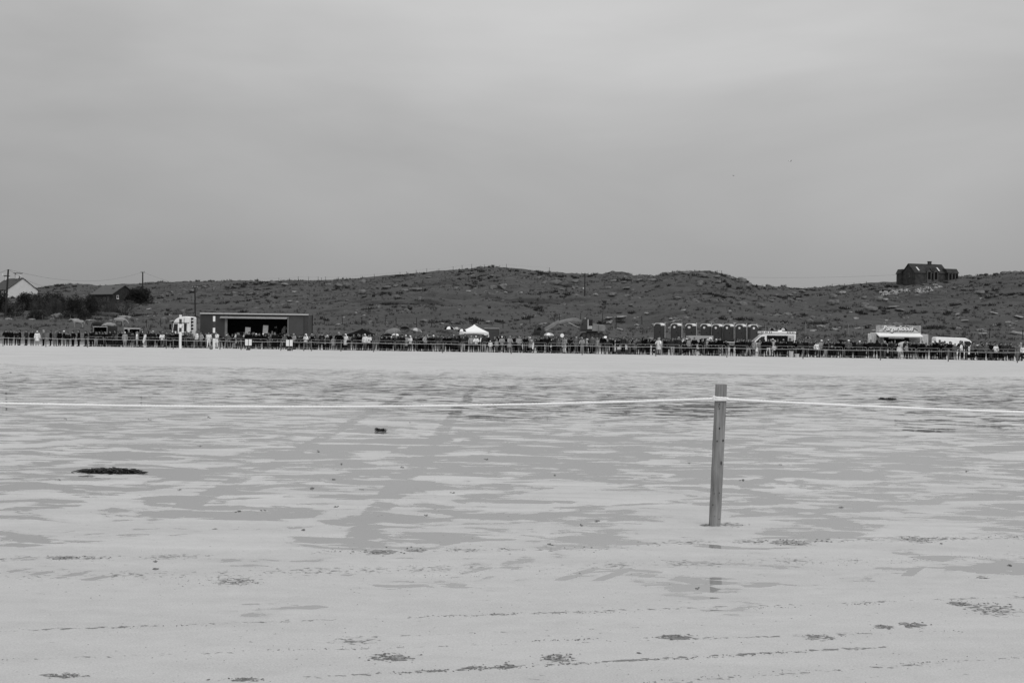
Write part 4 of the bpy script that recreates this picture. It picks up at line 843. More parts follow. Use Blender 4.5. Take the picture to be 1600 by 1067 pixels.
car(800, 163, pale, 'pale car roof showing right of the white gazebo', R(4)); car(846, 161, white, 'white car behind the crowd below the excavator bucket', R(-5))
car(893, 158, white, 'white roofed car behind the crowd before the excavator cab', R(8), True); car(967, 151.9, white, 'white estate car with its rear towards the beach right of the black umbrella', R(-82), True)
car(1043, 163, pale, 'pale car behind the crowd below the leftmost toilets', R(6)); car(1138, 164, pale, 'pale car behind the crowd below the rightmost toilets', R(3))
car(1533, 160, white, 'white car parked right of the white van', R(-70), True); car(1288, 163, darkg, 'dark car behind the crowd right of the ice cream van', R(4))
car(1578, 160, darkg, 'dark car behind the crowd at the right edge', R(6)); car(1340, 164, pale, 'pale car behind the crowd left of the burger stall', R(2))
# white panel van
Y = 158; P = at(1494, 560, Y); t = thing('white_van', 'large white panel van parked right of the burger stall', 'van', (P.x, Y, 0), R(-3)); k = 1.0
prof = [(-2.55, .4), (2.55, .4), (2.6, .8), (2.5, 1.05), (1.85, 1.22), (1.3, 1.95), (.75, 2.22), (-2.35, 2.3), (-2.5, 2.2)]
shell(t, prof, 1.95, white, .07, 1.2, bev=.08)
for s in (-1, 1):
    y = s * .955
    obj('cab_window', MB().add([(.62, y, 1.3), (.62, y * .985, 1.86), (1.2, y * .985, 1.86), (1.62, y, 1.3)], [(0, 1, 2, 3)]), glass, t, (0, s * .03, 0))
    obj('side_window', MB().add([(.1, y, 1.25), (.1, y * .985, 1.88), (.48, y * .985, 1.88), (.48, y, 1.25)], [(0, 1, 2, 3)]), glass, t, (0, s * .03, 0))
    for xx in (-1.6, 1.6): wheel(t, xx, s * .86, .34)
    obj('headlight', MB().box((2.5, s * .75, .92), (.16, .3, .2)), pale, t); obj('mirror', MB().box((1.45, s * 1.1, 1.42), (.12, .2, .26)), black, t)
obj('windscreen', MB().add([(1.86, -.82, 1.24), (1.86, .82, 1.24), (1.32, .78, 1.93), (1.32, -.78, 1.93)], [(0, 1, 2, 3)]), glass, t, (.02, 0, .015))
obj('side_trim', MB().box((-.6, -.985, .75), (3.6, .03, .1)), darkg, t)
obj('roof_rack', MB().box((-1.35, 0, 2.42), (1.1, 1.2, .07)), black, t)
# ice cream van
Y = 158; P = at(1211, 555, Y); t = thing('ice_cream_van', 'white ice cream van with serving hatch before the end of the toilets', 'van', (P.x, Y, 0), 0)
shell(t, [(-3.6, .4), (2.0, .4), (2.0, 2.45), (-1.45, 2.45), (-1.75, 2.2), (-2.6, 1.45), (-3.5, 1.15), (-3.65, .8)], 1.95, white, .03, 1.3, bev=.06)
rf = obj('roof', MB().box((.15, 0, 2.56), (3.9, 2.1, .22)), white, t, bevel=.06); obj('roof_vent', MB().tube([(.5, 0, 2.6), (.5, 0, 2.82)], [.28, .2], 12), white, rf)
ht = obj('serving_hatch', MB().box((.05, -.98, 1.85), (2.3, .06, .72)), black, t); obj('counter', MB().box((.1, -1.1, 1.42), (1.9, .3, .05)), pale, ht)
obj('menu_panel', MB().box((1.45, -.985, 1.8), (.85, .04, .8)), mat('printed_menu', .4, .7, .6, 14), t)
for xx in (-1.7, -1.55, -1.25, -1.1, -.85, -.65, 1.15, 1.33, 1.5, 1.68, 1.85): obj('decal', MB().box((xx, -1.06, 2.56), (.09, .02, .15)), darkg, t)
obj('cab_window', MB().add([(-1.35, -.99, 1.4), (-1.35, -.97, 2.1), (-1.75, -.97, 2.06), (-2.42, -.99, 1.4)], [(0, 1, 2, 3)]), glass, t, (0, -.012, 0))
obj('windscreen', MB().add([(-1.8, -.85, 2.13), (-1.8, .85, 2.13), (-2.58, .88, 1.48), (-2.58, -.88, 1.48)], [(0, 1, 2, 3)]), glass, t, (-.02, 0, .02))
for xx in (-2.7, 1.1):
    for s in (-1, 1): wheel(t, xx, s * .88, .33)
obj('headlight', MB().tube([(-3.3, -1.0, .95), (-3.3, -.96, .95)], .16, 12), pale, t); obj('bumper', MB().box((-3.62, 0, .5), (.16, 1.9, .22)), darkg, t)
obj('corner_pennant', MB().add([(1.88, -1.02, 2.4), (2.08, -1.02, 2.4), (2.02, -1.02, 1.4), (1.98, -1.02, .6), (1.94, -1.02, 1.4)], [(0, 1, 2, 3, 4)]), white, t, (0, -.03, 0))
# pickup with pale box body
Y = 160; P = at(1086, 553, Y); t = thing('pickup_truck', 'white pickup with pale box body in front of the toilets', 'truck', (P.x, Y, 0), R(2))
obj('box_body', MB().box((.5, 0, 1.35), (2.75, 1.9, 1.5)), mat('pale_box', .34, .6, .12, 3), t, bevel=.02)
shell(t, [(-2.5, .4), (-.92, .4), (-.92, 1.75), (-1.25, 1.78), (-1.75, 1.3), (-2.5, 1.1)], 1.75, white, .12, 1.1, 'cab')
obj('side_window', MB().add([(-1.0, -.86, 1.25), (-1.0, -.8, 1.65), (-1.3, -.8, 1.65), (-1.62, -.86, 1.25)], [(0, 1, 2, 3)]), glass, t, (0, -.02, 0))
obj('windscreen', MB().add([(-1.29, -.7, 1.74), (-1.29, .7, 1.74), (-1.73, .76, 1.33), (-1.73, -.76, 1.33)], [(0, 1, 2, 3)]), glass, t, (-.02, 0, .015))
obj('box_window', MB().box((1.05, -.96, 1.5), (.5, .04, .62)), glass, t); obj('notice', MB().box((1.55, -.96, 1.8), (.3, .03, .3)), white, t); obj('chassis', MB().box((0, 0, .48), (4.2, 1.2, .2)), darkg, t)
for xx in (-1.75, .95):
    for s in (-1, 1): wheel(t, xx, s * .8, .33)

# ------------------------------------------------------------------ lorry cab and stage trailer
Y = 169; P = at(288, 548, Y); t = thing('lorry_cab', 'tall white lorry cab with dark graphics left of the stage trailer', 'truck', (P.x + .05, Y, 0), R(-8))
shell(t, [(-1.15, .5), (1.0, .5), (1.0, 3.55), (.4, 3.62), (-.35, 3.5), (-.85, 3.2), (-1.0, 2.85), (-1.2, 1.7), (-1.3, .9)], 2.4, white, .05, 2.6, 'cab', .1)
obj('windscreen', MB().add([(-1.03, -1.05, 2.65), (-1.03, 1.05, 2.65), (-1.2, 1.12, 1.75), (-1.2, -1.12, 1.75)], [(0, 1, 2, 3)]), glass, t, (-.03, 0, .01))
dr = obj('door', MB().box((-.2, -1.21, 1.75), (1.05, .04, 1.9)), white, t, bevel=.02)
obj('side_window', MB().add([(-1.02, -1.236, 1.85), (-.42, -1.236, 1.85), (-.42, -1.236, 2.72), (-.88, -1.236, 2.72)], [(0, 1, 2, 3)]), glass, t)
obj('rear_side_window', MB().box((.52, -1.215, 2.3), (.28, .04, .95)), glass, t)
mb = MB()
for q in range(8): a = q * math.pi / 4; mb.add([(.0 + .03 * math.cos(a + 1.57), -1.242, 2.35 + .03 * math.sin(a + 1.57)), (.19 * math.cos(a), -1.242, 2.35 + .19 * math.sin(a)), (.03 * math.cos(a - 1.57), -1.242, 2.35 + .03 * math.sin(a - 1.57))], [(0, 1, 2)])
obj('emblem', mb, darkg, t, (.05, 0, 0)); obj('door_badge', MB().box((-.15, -1.238, 1.85), (.22, .02, .1)), midg, t)
obj('sleeper_seam', MB().box((.34, -1.212, 2.2), (.03, .03, 2.4)), darkg, t); obj('roof_seam', MB().box((.0, -1.185, 2.86), (1.9, .05, .05)), midg, t); obj('wheel_arch', MB().tube([(-.9, -1.22, .55), (-.8, -1.22, .95), (-.35, -1.22, 1.12), (.1, -1.22, .95), (.2, -1.22, .55)], .07, 6), darkg, t)
obj('step', MB().box((-.2, -1.24, .75), (.5, .05, .08)), darkg, t); obj('visor_lamp', MB().box((-.95, -.8, 3.02), (.12, .3, .12)), black, t); obj('grille', MB().box((-1.29, 0, 1.2), (.1, 1.7, .55)), black, t)
obj('deflector', MB().box((1.06, -1.1, 2.4), (.1, .1, 2.2)), white, t)
for z in (3.35, 2.95, 2.55, 2.15): obj('exhaust_slot', MB().box((1.08, -.7, z), (.18, .7, .2)), black, t)
obj('stripe', MB().add([(-1.1, -1.236, 1.35), (-.3, -1.236, 1.5), (.6, -1.236, 1.75), (.6, -1.236, 1.62), (-.3, -1.236, 1.36), (-1.1, -1.236, 1.2)], [(0, 1, 2, 3, 4, 5)]), darkg, t)
obj('stripe', MB().add([(-.7, -1.238, .95), (-.35, -1.238, 1.3), (-.2, -1.238, 1.3), (-.6, -1.238, .9)], [(0, 1, 2, 3)]), darkg, t)
obj('bumper', MB().box((-1.32, 0, .6), (.2, 2.4, .5)), midg, t); obj('fuel_tank', MB().box((1.6, -.95, .8), (1.1, .5, .6)), steel, t); obj('chassis', MB().box((1.6, 0, .75), (3.0, .9, .25)), darkg, t)
obj('mirror', MB().box((-1.3, -1.35, 2.35), (.14, .25, .65)), black, t); obj('sun_visor', MB().box((-1.12, 0, 2.95), (.2, 2.1, .14)), black, t)
for xx in (-.35, 2.3):
    for s in (-1, 1): wheel(t, xx, s * 1.05, .5, .32)
Y = 171; pl, pr = at(313, 545, Y), at(483, 545, Y); ztop = at(400, 489.5, Y).z; LL = (pr - pl).length
box_m = mat('stage_curtain_grey', .045, .7, .12, .8); box_l = mat('stage_end_grey', .065, .7, .15, .8)
t = thing('stage_trailer', 'long dark trailer opened into a stage with canopy roof', 'trailer', ((pl.x + pr.x) / 2, Y, 0), R(-1.5))
h0 = .95; H = ztop
obj('floor', MB().box((0, 1.2, h0 - .1), (LL, 2.5, .2)), darkg, t); obj('back_wall', MB().box((0, 2.45, (H + h0) / 2), (LL, .08, H - h0)), black, t)
obj('roof', MB().box((0, 1.0, H - .06), (LL - .1, 3.0, .12)), steel_dark, t); obj('roof_edge', MB().box((0, -.52, H - .1), (LL, .06, .14)), pale, t)
x0, x1 = -LL / 2, LL / 2; fa, fb = x0 + LL * .235, x0 + LL * .815
obj('left_panel', MB().box(((x0 + fa) / 2, -.3, (H - .15) / 2 + .3), (fa - x0, .1, H - .75)), box_m, t); obj('right_panel', MB().box(((fb + x1 - .6) / 2, -.3, (H - .15) / 2 + .3), (x1 - .6 - fb, .1, H - .75)), box_l, t)
obj('right_end', MB().box((x1 - .3, .9, (H + .3) / 2), (.5, 2.6, H - .5)), darkg, t); obj('left_end', MB().box((x0 + .04, 1.0, (H + .3) / 2), (.08, 2.5, H - .5)), darkg, t)
cn = obj('canopy', MB().prism([(-.9, H - .66), (-.9, H - .56), (.1, H - .3), (.1, H - .4)], fa - .6, fb - .15, 'x'), mat('canopy_sheet', .3, .7, .2, 1.5), t)
obj('fascia', MB().box(((fa + fb) / 2 - .3, -.28, H - .27), (fb - fa + .6, .06, .22)), darkg, t)
obj('frame_post', MB().box((fb - .06, -.38, (H + h0) / 2 - .3), (.14, .1, H - h0 - .1)), midg, t); obj('frame_post', MB().box((fa + .06, -.38, (H + h0) / 2 - .3), (.3, .1, H - h0 - .1)), midg, t)
for xx in (2.0, 3.2, 4.4):
    for s in (-.2, 2.2): wheel(t, xx, s, .48, .3)
obj('light_bar', MB().tube([(fa + .8, .4, H - .55), (fb - .5, .4, H - .55)], .05, 6), darkg, t)
def P3(px, py, Y): return at(px, py, Y)
for (px, py, lab) in ((386.5, 517.5, 'pale upright board on the stage, left of two'), (414, 514.5, 'pale upright board on the stage, right and higher of two')):
    P = P3(px, py, 171.2); tt = thing('stage_board', lab, 'board', (P.x, P.y, h0), 0, 'boards on the stage'); hh = P.z - h0 + .45
    o = obj('panel', MB().box((0, 0, hh - .45), (.62, .05, .95)), mat('grey_board', .4, .7, .1, 3), tt); o.rotation_euler = (0, R(3), 0)
    obj('leg', MB().tube([(0, .05, 0), (0, .05, hh - .7)], .03, 6), darkg, tt)
for (px, w_, hh, lab) in ((427, .5, .75, 'dark loudspeaker on the stage floor beside the right board'), (436.5, .95, .7, 'wide dark amplifier on the stage left of the performer'), (378, .5, .9, 'dark loudspeaker at the left of the stage')):
    P = P3(px, 520, 171.6); tt = thing('stage_speaker', lab, 'speaker', (P.x, P.y, h0), 0); obj('cabinet', MB().box((0, 0, hh / 2), (w_, .5, hh)), mat('speaker_cloth', .03, .8, .3, 8), tt); obj('grille', MB().box((0, -.26, hh / 2), (w_ * .85, .02, hh * .85)), black, tt)
P = P3(444, 521, 171.4); person((P.x, P.y, h0), R(10), 4, 'grey', 'charcoal', 'performer in grey standing on the stage by its right side', None, 'jacket', 'hair', hair_m[0], .98)
P = P3(432, 521, 172.2); person((P.x, P.y, h0), R(-20), 3, 'dark', 'black', 'musician in dark clothes at the back of the stage', None, 'jacket', 'hair', hair_m[0], .98)

# ------------------------------------------------------------------ horse trailers
for (px, pt_, wd, Y, rz, m_, lab) in ((156.5, 509, 1.75, 166, -6, mat('dark_trailer', .02, .6, .2, 2), 'dark horse trailer with open rear below the ponies'), (206, 512, 1.9, 166, 16, mat('pale_trailer', .3, .5, .1, 2), 'pale sided horse trailer with black open rear left of the lorry')):
    P = at(px, 545, Y); H = at(px, pt_, Y).z; t = thing('horse_trailer', lab, 'trailer', (P.x, Y, 0), R(rz), 'horse trailers'); L_ = 3.0
    for s in (-1, 1): obj('side_wall', MB().box((s * (wd / 2 - .04), L_ / 2, (H + .4) / 2), (.08, L_, H - .4)), m_, t)
    obj('front_wall', MB().box((0, L_ - .04, (H + .4) / 2), (wd - .16, .08, H - .4)), black, t); obj('floor', MB().box((0, L_ / 2, .45), (wd - .16, L_, .1)), darkg, t)
    obj('roof', MB().prism([(-wd / 2 - .02, H - .18), (-wd / 2 + .12, H), (wd / 2 - .12, H), (wd / 2 + .02, H - .18)], -.05, L_ + .05, 'y'), m_ if px > 180 else darkg, t)
    obj('ramp', MB().box((0, -.75, .22), (wd - .2, 1.5, .06)), darkg, t); obj('partition', MB().box((0, 1.4, 1.2), (.05, 2.4, 1.3)), darkg, t)
    for s in (-1, 1):
        obj('rear_post', MB().box((s * (wd / 2 - .05), -.03, (H + .4) / 2 - .05), (.1, .06, H - .5)), steel_dark, t)
        wheel(t, s * (wd / 2 + .06), 1.5, .3); 
    obj('trim', MB().box((0, -.07, H - .12), (wd, .05, .06)), pale, t)
P = at(224, 530, bY(224) + .9); o = obj('banner', MB().add([(-.1, 0, -.35), (.05, 0, -.45), (.3, 0, .1), (.42, 0, .55), (.12, 0, .5), (-.02, 0, .1)] + [(-.1, .03, -.35), (.05, .03, -.45), (.3, .03, .1), (.42, .03, .55), (.12, .03, .5), (-.02, .03, .1)], [(0, 1, 2, 3, 4, 5), (11, 10, 9, 8, 7, 6)] + [(i, i + 6, (i + 1) % 6 + 6, (i + 1) % 6) for i in range(6)]), canvas_w, loc=P); tag(o, 'curved white banner held up right of the pale horse trailer', 'banner')

# ------------------------------------------------------------------ gazebos
def gazebo(pl, pr, p_eave, p_peak, Y, m, label, depth=3.0, rz=0, val=.25):
    a, b_ = at(pl, p_eave, Y), at(pr, p_eave, Y); wd = (b_ - a).length; ze = a.z; zp = at((pl + pr) / 2, p_peak, Y + depth / 2).z
    t = thing('gazebo', label, 'gazebo', ((a.x + b_.x) / 2, Y + depth / 2, 0), rz, 'pop-up gazebos'); n = 6
    rings = []
    for k in range(n + 1):
        f = k / n; s = (1 - f) ** 1.25 if k < n else .02; z = ze + (zp - ze) * f
        rings.append([(sx * wd / 2 * s, sy * depth / 2 * s, z - .1 * math.sin(math.pi * f) * 0) for sx, sy in ((-1, -1), (0, -1.0), (1, -1), (1, 0), (1, 1), (0, 1), (-1, 1), (-1, 0))])
    obj('canopy', MB().loft(rings, False), m, t)
    for (x0, y0, x1, y1) in ((-1, -1, 1, -1), (1, -1, 1, 1), (1, 1, -1, 1), (-1, 1, -1, -1)):
        mb = MB(); q = []
        for i in range(9):
            f = i / 8; x = (x0 + (x1 - x0) * f) * wd / 2; y = (y0 + (y1 - y0) * f) * depth / 2; dz = val + .12 * math.sin(math.pi * f) * (-1) ; q.append((x, y, dz))
        mb.add([(x * 1.003, y * 1.003, ze) for x, y, d_ in q] + [(x * 1.003, y * 1.003, ze - d_) for x, y, d_ in q], [(i, i + 1, i + 10, i + 9) for i in range(8)]); obj('valance', mb, m, t)
    for sx in (-1, 1):
        for sy in (-1, 1): obj('leg', MB().tube([(sx * wd / 2 * .97, sy * depth / 2 * .97, 0), (sx * wd / 2 * .97, sy * depth / 2 * .97, ze)], .025, 6), steel, t)
    return t, wd, ze
gazebo(541, 586, 522.5, 513, 157, canvas_b, 'low black pop-up gazebo behind the crowd')
t, wd, ze = gazebo(718, 763, 518.5, 507, 157, canvas_w, 'white pop-up gazebo with pointed roof behind the crowd', val=.28)
fl = obj('corner_emblem', MB().tube([(wd / 2 - .2, -1.56, ze - .42), (wd / 2 - .2, -1.54, ze - .42)], .3, 18), canvas_w, t); obj('emblem_centre', MB().tube([(wd / 2 - .2, -1.58, ze - .45), (wd / 2 - .2, -1.56, ze - .45)], .14, 14), midg, fl)
P = at(770.5, 545, 163); H = at(770, 513.5, 163).z; t = thing('box_trailer', 'dark box trailer with pale roof edge behind the white gazebo', 'trailer', (P.x, 163, 0)); obj('body', MB().box((-.2, 1, (H + .4) / 2), (1.7, 2.6, H - .4)), box_m, t, bevel=.04); obj('roof_edge', MB().box((-.2, 1, H + .03), (1.74, 2.64, .05)), pale, t)
obj('rear_door', MB().box((-.2, -.33, (H + .4) / 2), (1.5, .06, H - .7)), darkg, t)
for s in (-1, 1): wheel(t, -.2 + s * .88, 1.2, .3)

# ------------------------------------------------------------------ umbrellas
def dome_panel(r, h, k, n=8):
    a0, a1 = 2 * math.pi * k / n, 2 * math.pi * (k + 1) / n; mb = MB(); v = []; m = 5
    for i in range(m + 1):
        f = i / m; rr = r * math.sin(f * math.pi / 2); z = h * math.cos(f * math.pi / 2)
        for a in (a0, (a0 + a1) / 2, a1):
            q = rr * (.965 if a == (a0 + a1) / 2 else 1); v.append((q * math.cos(a), q * math.sin(a), z))
    f_ = [(i * 3 + j, i * 3 + j + 1, i * 3 + j + 4, i * 3 + j + 3) for i in range(m) for j in range(2)]
    mb.add(v, f_); return mb.mesh('panel', True)
PAN = [dome_panel(1, 1, k) for k in range(8)]
for q in PAN: q.materials.append(None)
SH = MB().tube([(0, 0, -1.35), (0, 0, 1.12)], .012, 6).mesh('shaft'); SH.materials.append(darkg)
RB = MB().tube([(.02, 0, .98), (.35, 0, .91), (.7, 0, .69), (.97, 0, .1)], .008, 4).mesh('rib'); RB.materials.append(darkg)
HN = MB().tube([(0, 0, -1.35), (0, 0, -1.5), (.03, 0, -1.56), (.07, 0, -1.55), (.09, 0, -1.5)], .018, 6).mesh('handle'); HN.materials.append(black)
def umbrella(px, ptop, wpx, Y, m1, m2, label, tilt=(0, 0), hk=.55, rz=.3):
    r = wpx / 2 * Y / F; h = r * hk; P = at(px, ptop, Y)
    t = thing('umbrella', label, 'umbrella', (P.x, Y, P.z - h), rz, 'umbrellas over the crowd'); t.rotation_euler = (tilt[0], tilt[1], rz)
    for k in range(8):
        o = obj('canopy_panel', PAN[k], None, t); put(o, m1 if k % 2 else m2); o.scale = (r, r, h)
        o = obj('rib', RB, None, t); o.scale = (r, r, h * .97); o.rotation_euler = (0, 0, 2 * math.pi * k / 8)
    sc_ = min(1.0, max(.3, (P.z - h - .95) / 1.5)) if P.z - h > 1.2 else .5
    o = obj('shaft', SH, None, t); o.scale = (1, 1, sc_); obj('handle', HN, None, t).scale = (1, 1, sc_)
gry = mat('grey_umbrella_cloth', .17, .7, .15, 3); lgr = mat('light_umbrella_cloth', .45, .7, .15, 3)
for a in ((613, 513, 27, 158, gry, gry, 'large grey umbrella tilted left beside a black one', (0, R(-14))), (632.5, 510, 15, 157, canvas_b, canvas_b, 'black umbrella held up right of the large grey one'), (650, 512.5, 19, 158, lgr, gry, 'pale grey umbrella right of the black one', (0, R(12))), (606, 521, 14, 156, canvas_b, canvas_b, 'low black umbrella at the left of the grey umbrellas'), (618, 521, 12, 155.5, lgr, canvas_w, 'small low pale umbrella below the large grey one'),
          (702, 510, 17, 155, canvas_w, canvas_b, 'black and white golf umbrella left of the white gazebo'), (714, 511, 15, 157, lgr, gry, 'grey striped umbrella right of the black and white golf umbrella', (0, R(10))), (722, 514, 15, 154.5, canvas_w, canvas_b, 'small black and white umbrella touching the white gazebo'),
          (857.5, 520, 16, 154, canvas_w, lgr, 'white umbrella below the excavator bucket'), (946, 525, 16, 152.5, canvas_w, canvas_b, 'black umbrella with white panels below the excavator tracks', (0, R(6))), (1018, 527, 16, 153, gry, gry, 'grey umbrella before the leftmost toilet', (0, R(10))), (782, 524.5, 13, 154, canvas_b, canvas_b, 'low black umbrella right of the box trailer'),
          (1206, 512.5, 14, 168, canvas_b, gry, 'dark umbrella behind the ice cream van roof, left of two'), (1223, 512.5, 16, 168, lgr, canvas_b, 'dark umbrella with pale edge behind the ice cream van, right of two'), (1314, 530.5, 18, 149, canvas_b, canvas_b, 'large black umbrella between the ice cream van and burger stall', (0, R(8))), (1262, 526, 10, 152, canvas_b, gry, 'small dark umbrella right of the ice cream van'), (843, 511, 18, 176, canvas_b, mat('dark_umb', .03, .7, .1, 3), 'dark dome shaped shelter left of the bucket'), (1414, 533.5, 28, 152, gry, lgr, 'wide grey patterned umbrella before the burger hatch')):
    umbrella(*a)

# ------------------------------------------------------------------ burger stall
Y = 156; pl, pr = at(1368, 550, Y), at(1438, 550, Y); wd = (pr - pl).length; z = lambda py: at(1403, py, Y).z
sign_m = mat('printed_sign', .33, .6, .5, 3.5); panel_m = mat('printed_end_panel', .42, .6, .45, 3.0, stretch=(2, 1, .7))
t = thing('food_stall', 'burger stall trailer with tall lettered sign board and open hatch', 'stall', ((pl.x + pr.x) / 2, Y, 0)); hw = wd / 2
obj('back_wall', MB().box((0, 2.2, (z(521) + .4) / 2), (wd, .08, z(521) - .4)), darkg, t); obj('roof', MB().box((0, 1.1, z(520.5)), (wd + .05, 2.3, .1)), white, t); obj('floor', MB().box((0, 1.1, .5), (wd, 2.2, .12)), darkg, t)
obj('lower_panel', MB().box((0, 0, .95), (wd, .08, .9)), pale, t); obj('counter', MB().box((0, -.2, 1.45), (wd * .9, .5, .05)), white, t)
for s in (-1, 1): obj('side_wall', MB().box((s * (hw - .04), 1.1, (z(521) + .4) / 2), (.08, 2.2, z(521) - .4)), pale, t)
obj('hatch_side', MB().box((-hw + .5, .02, (z(527) + 1.5) / 2), (.8, .06, z(527) - 1.5)), midg, t); obj('hatch_side', MB().box((hw - .7, .02, (z(527) + 1.5) / 2), (1.1, .06, z(527) - 1.5)), midg, t)
aw = obj('awning', MB().prism([(-1.3, z(526.5)), (-1.3, z(525)), (.05, z(520.5)), (.05, z(522))], -hw + .05, hw - .1, 'x'), canvas_w, t); obj('awning_valance', MB().box((0, -1.31, z(526.3)), (wd - .15, .02, .12)), pale, aw)
obj('light_tube', MB().box((-.2, -.1, z(528.3)), (1.7, .08, .09)), white, t)
for s in (-1, 1): obj('awning_strut', MB().tube([(s * (hw - .2), -1.2, z(526)), (s * (hw - .2), 0, 1.45)], .02, 5), steel, t)
sg = obj('sign_board', MB().box((0, -.05, (z(508.3) + z(519.3)) / 2), (wd, .08, z(508.3) - z(519.3))), sign_m, t)
zc = z(519.0); mb = MB(); arc = [(.88 * hw * math.cos(a), zc + (z(509.6) - z(519.0)) * math.sin(a)) for a in np.linspace(0, math.pi, 25)]
mb.prism(arc, -.115, -.095, 'y'); obj('sign_arch', mb, mat('sign_pale', .5, .6, .25, 3), sg)
arc2 = [(.88 * hw * math.cos(a), zc + (z(509.6) - z(519.0)) * math.sin(a)) for a in np.linspace(.25, math.pi * .55, 14)]
obj('arch_edge', MB().tube([(x, -.13, q) for x, q in arc2], .05, 5), darkg, sg)
tx = bpy.data.curves.new('lettering', 'FONT'); tx.body = 'Burgerlicious'; tx.size = .74; tx.shear = .32; tx.align_x = 'CENTER'; tx.align_y = 'CENTER'; tx.extrude = .012; tx.offset = .02
to = bpy.data.objects.new('lettering_tmp', tx); C.objects.link(to); bpy.context.view_layer.update()
tm = bpy.data.meshes.new_from_object(to.evaluated_get(bpy.context.evaluated_depsgraph_get())); bpy.data.objects.remove(to); tm.materials.clear()
tm2 = tm.copy(); lt = obj('lettering', tm, white, sg, (-.1, -.19, (z(508.3) + z(519.3)) / 2 + .05)); lt.rotation_euler = (R(90), 0, 0); lt.scale = (.84, 1, 1)
ls = obj('lettering_shadow', tm2, darkg, sg, (-.04, -.15, (z(508.3) + z(519.3)) / 2 - .03)); ls.rotation_euler = (R(90), 0, 0); ls.scale = (.86, 1.08, 1)
for s in (-1, 1):
    xx = s * (hw + .42); obj('end_panel', MB().box((xx, .05, (z(521.5) + .6) / 2), (.86, .08, z(521.5) - .6)), panel_m, t)
obj('alarm_box', MB().box((hw - .25, -.12, z(523)), (.25, .1, .22)), darkg, t)
for s in (-1, 1): wheel(t, s * .5, 2.0, .32)
for (px, lab, top) in ((1388, 'stall worker in dark clothes inside the burger hatch on the left', 'black'), (1398, 'stall worker in grey inside the burger hatch', 'dark')):
    P = at(px, 540, Y + 1.1); person((P.x, P.y, .55), R(10), 6, top, 'black', lab, None, 'jacket', 'hat', cloth['black'], .98)

# ------------------------------------------------------------------ toilets
loo = mat('toilet_plastic', .055, .6, .08, 2); loo_roof = mat('toilet_roof', .7, .5, .08, 2)
def arch(w_, h_, r_):
    return [(-w_, 0), (w_, 0), (w_, h_ - r_)] + [(w_ - r_ + r_ * math.cos(a), h_ - r_ + r_ * .75 * math.sin(a)) for a in np.linspace(.2, math.pi / 2, 5)] + [(-w_ + r_ + r_ * math.cos(a), h_ - r_ + r_ * .75 * math.sin(a)) for a in np.linspace(math.pi / 2, math.pi - .2, 5)] + [(-w_, h_ - r_)]
def toilet():
    t = thing('portable_toilet', 'x', 'toilet', (0, 0, 0), 0, 'row of portable toilets')
    obj('body', MB().box((0, .56, 1.0), (1.08, 1.08, 2.0)), loo, t); obj('front_arch', MB().prism(arch(.54, 2.3, .42), -.02, .06, 'y'), loo, t); obj('back_arch', MB().prism(arch(.54, 2.3, .42), 1.06, 1.12, 'y'), loo, t)
    a = [(x * 1.05, z_ + .03) for x, z_ in arch(.54, 2.3, .42)[2:]]; b_ = [(x * .9, z_ - .06) for x, z_ in reversed(arch(.54, 2.3, .42)[2:])]
    obj('roof', MB().prism([(x, z_) for x, z_ in a] + b_, -.06, 1.2, 'y'), loo_roof, t)
    d_ = obj('door', MB().box((0, -.05, 1.0), (.82, .05, 1.85)), loo, t); obj('sign', MB().tube([(0, -.11, 1.72), (0, -.07, 1.72)], .15, 14), white, t); obj('handle', MB().box((.33, -.09, 1.05), (.06, .04, .14)), black, d_)
    obj('vent_pipe', MB().tube([(.6, .95, .3), (.6, .95, 2.35)], .045, 7), pale, t); obj('skid', MB().box((0, .56, -.02), (1.14, 1.14, .12)), black, t)
    for z_ in (.7, 1.3): obj('side_rib', MB().box((.55, .56, z_), (.03, .9, .05)), loo, t)
    return t
t0 = toilet()
TL = [(1029, 503.5, 'leftmost portable toilet, set apart and without a white disc', 0), (1055.5, 503.8, 'second portable toilet from the left behind the pickup cab', 1), (1078.5, 504.2, 'third portable toilet from the left with largest white disc', 1), (1102, 504.6, 'fourth portable toilet from the left behind the pale box body', 1), (1120, 505, 'fifth portable toilet from the left, close to the sixth', 1), (1137.5, 505, 'sixth portable toilet from the left, close to the seventh', 1), (1157, 505.2, 'seventh portable toilet from the left above the tall person in black', 1), (1179, 505.6, 'rightmost portable toilet, square on, beside the ice cream van', 1)]
for i, (px, pt_, lab, dot) in enumerate(TL):
    Y = 186.5; t = t0 if i == 0 else copy_tree(t0); P = at(px, pt_, Y); t.location = (P.x - .1, Y, P.z - 2.33); t.rotation_euler = (0, 0, R(2 if i == 7 else -31 + i * .5)); t['label'] = lab
    if i == 2:
        for c in t.children:
            if c.name.startswith('sign'): c.scale = (1.4, 1, 1.0)
# leftmost has no disc
for c in list(t0.children):
    if c.name.startswith('sign'): bpy.data.objects.remove(c)

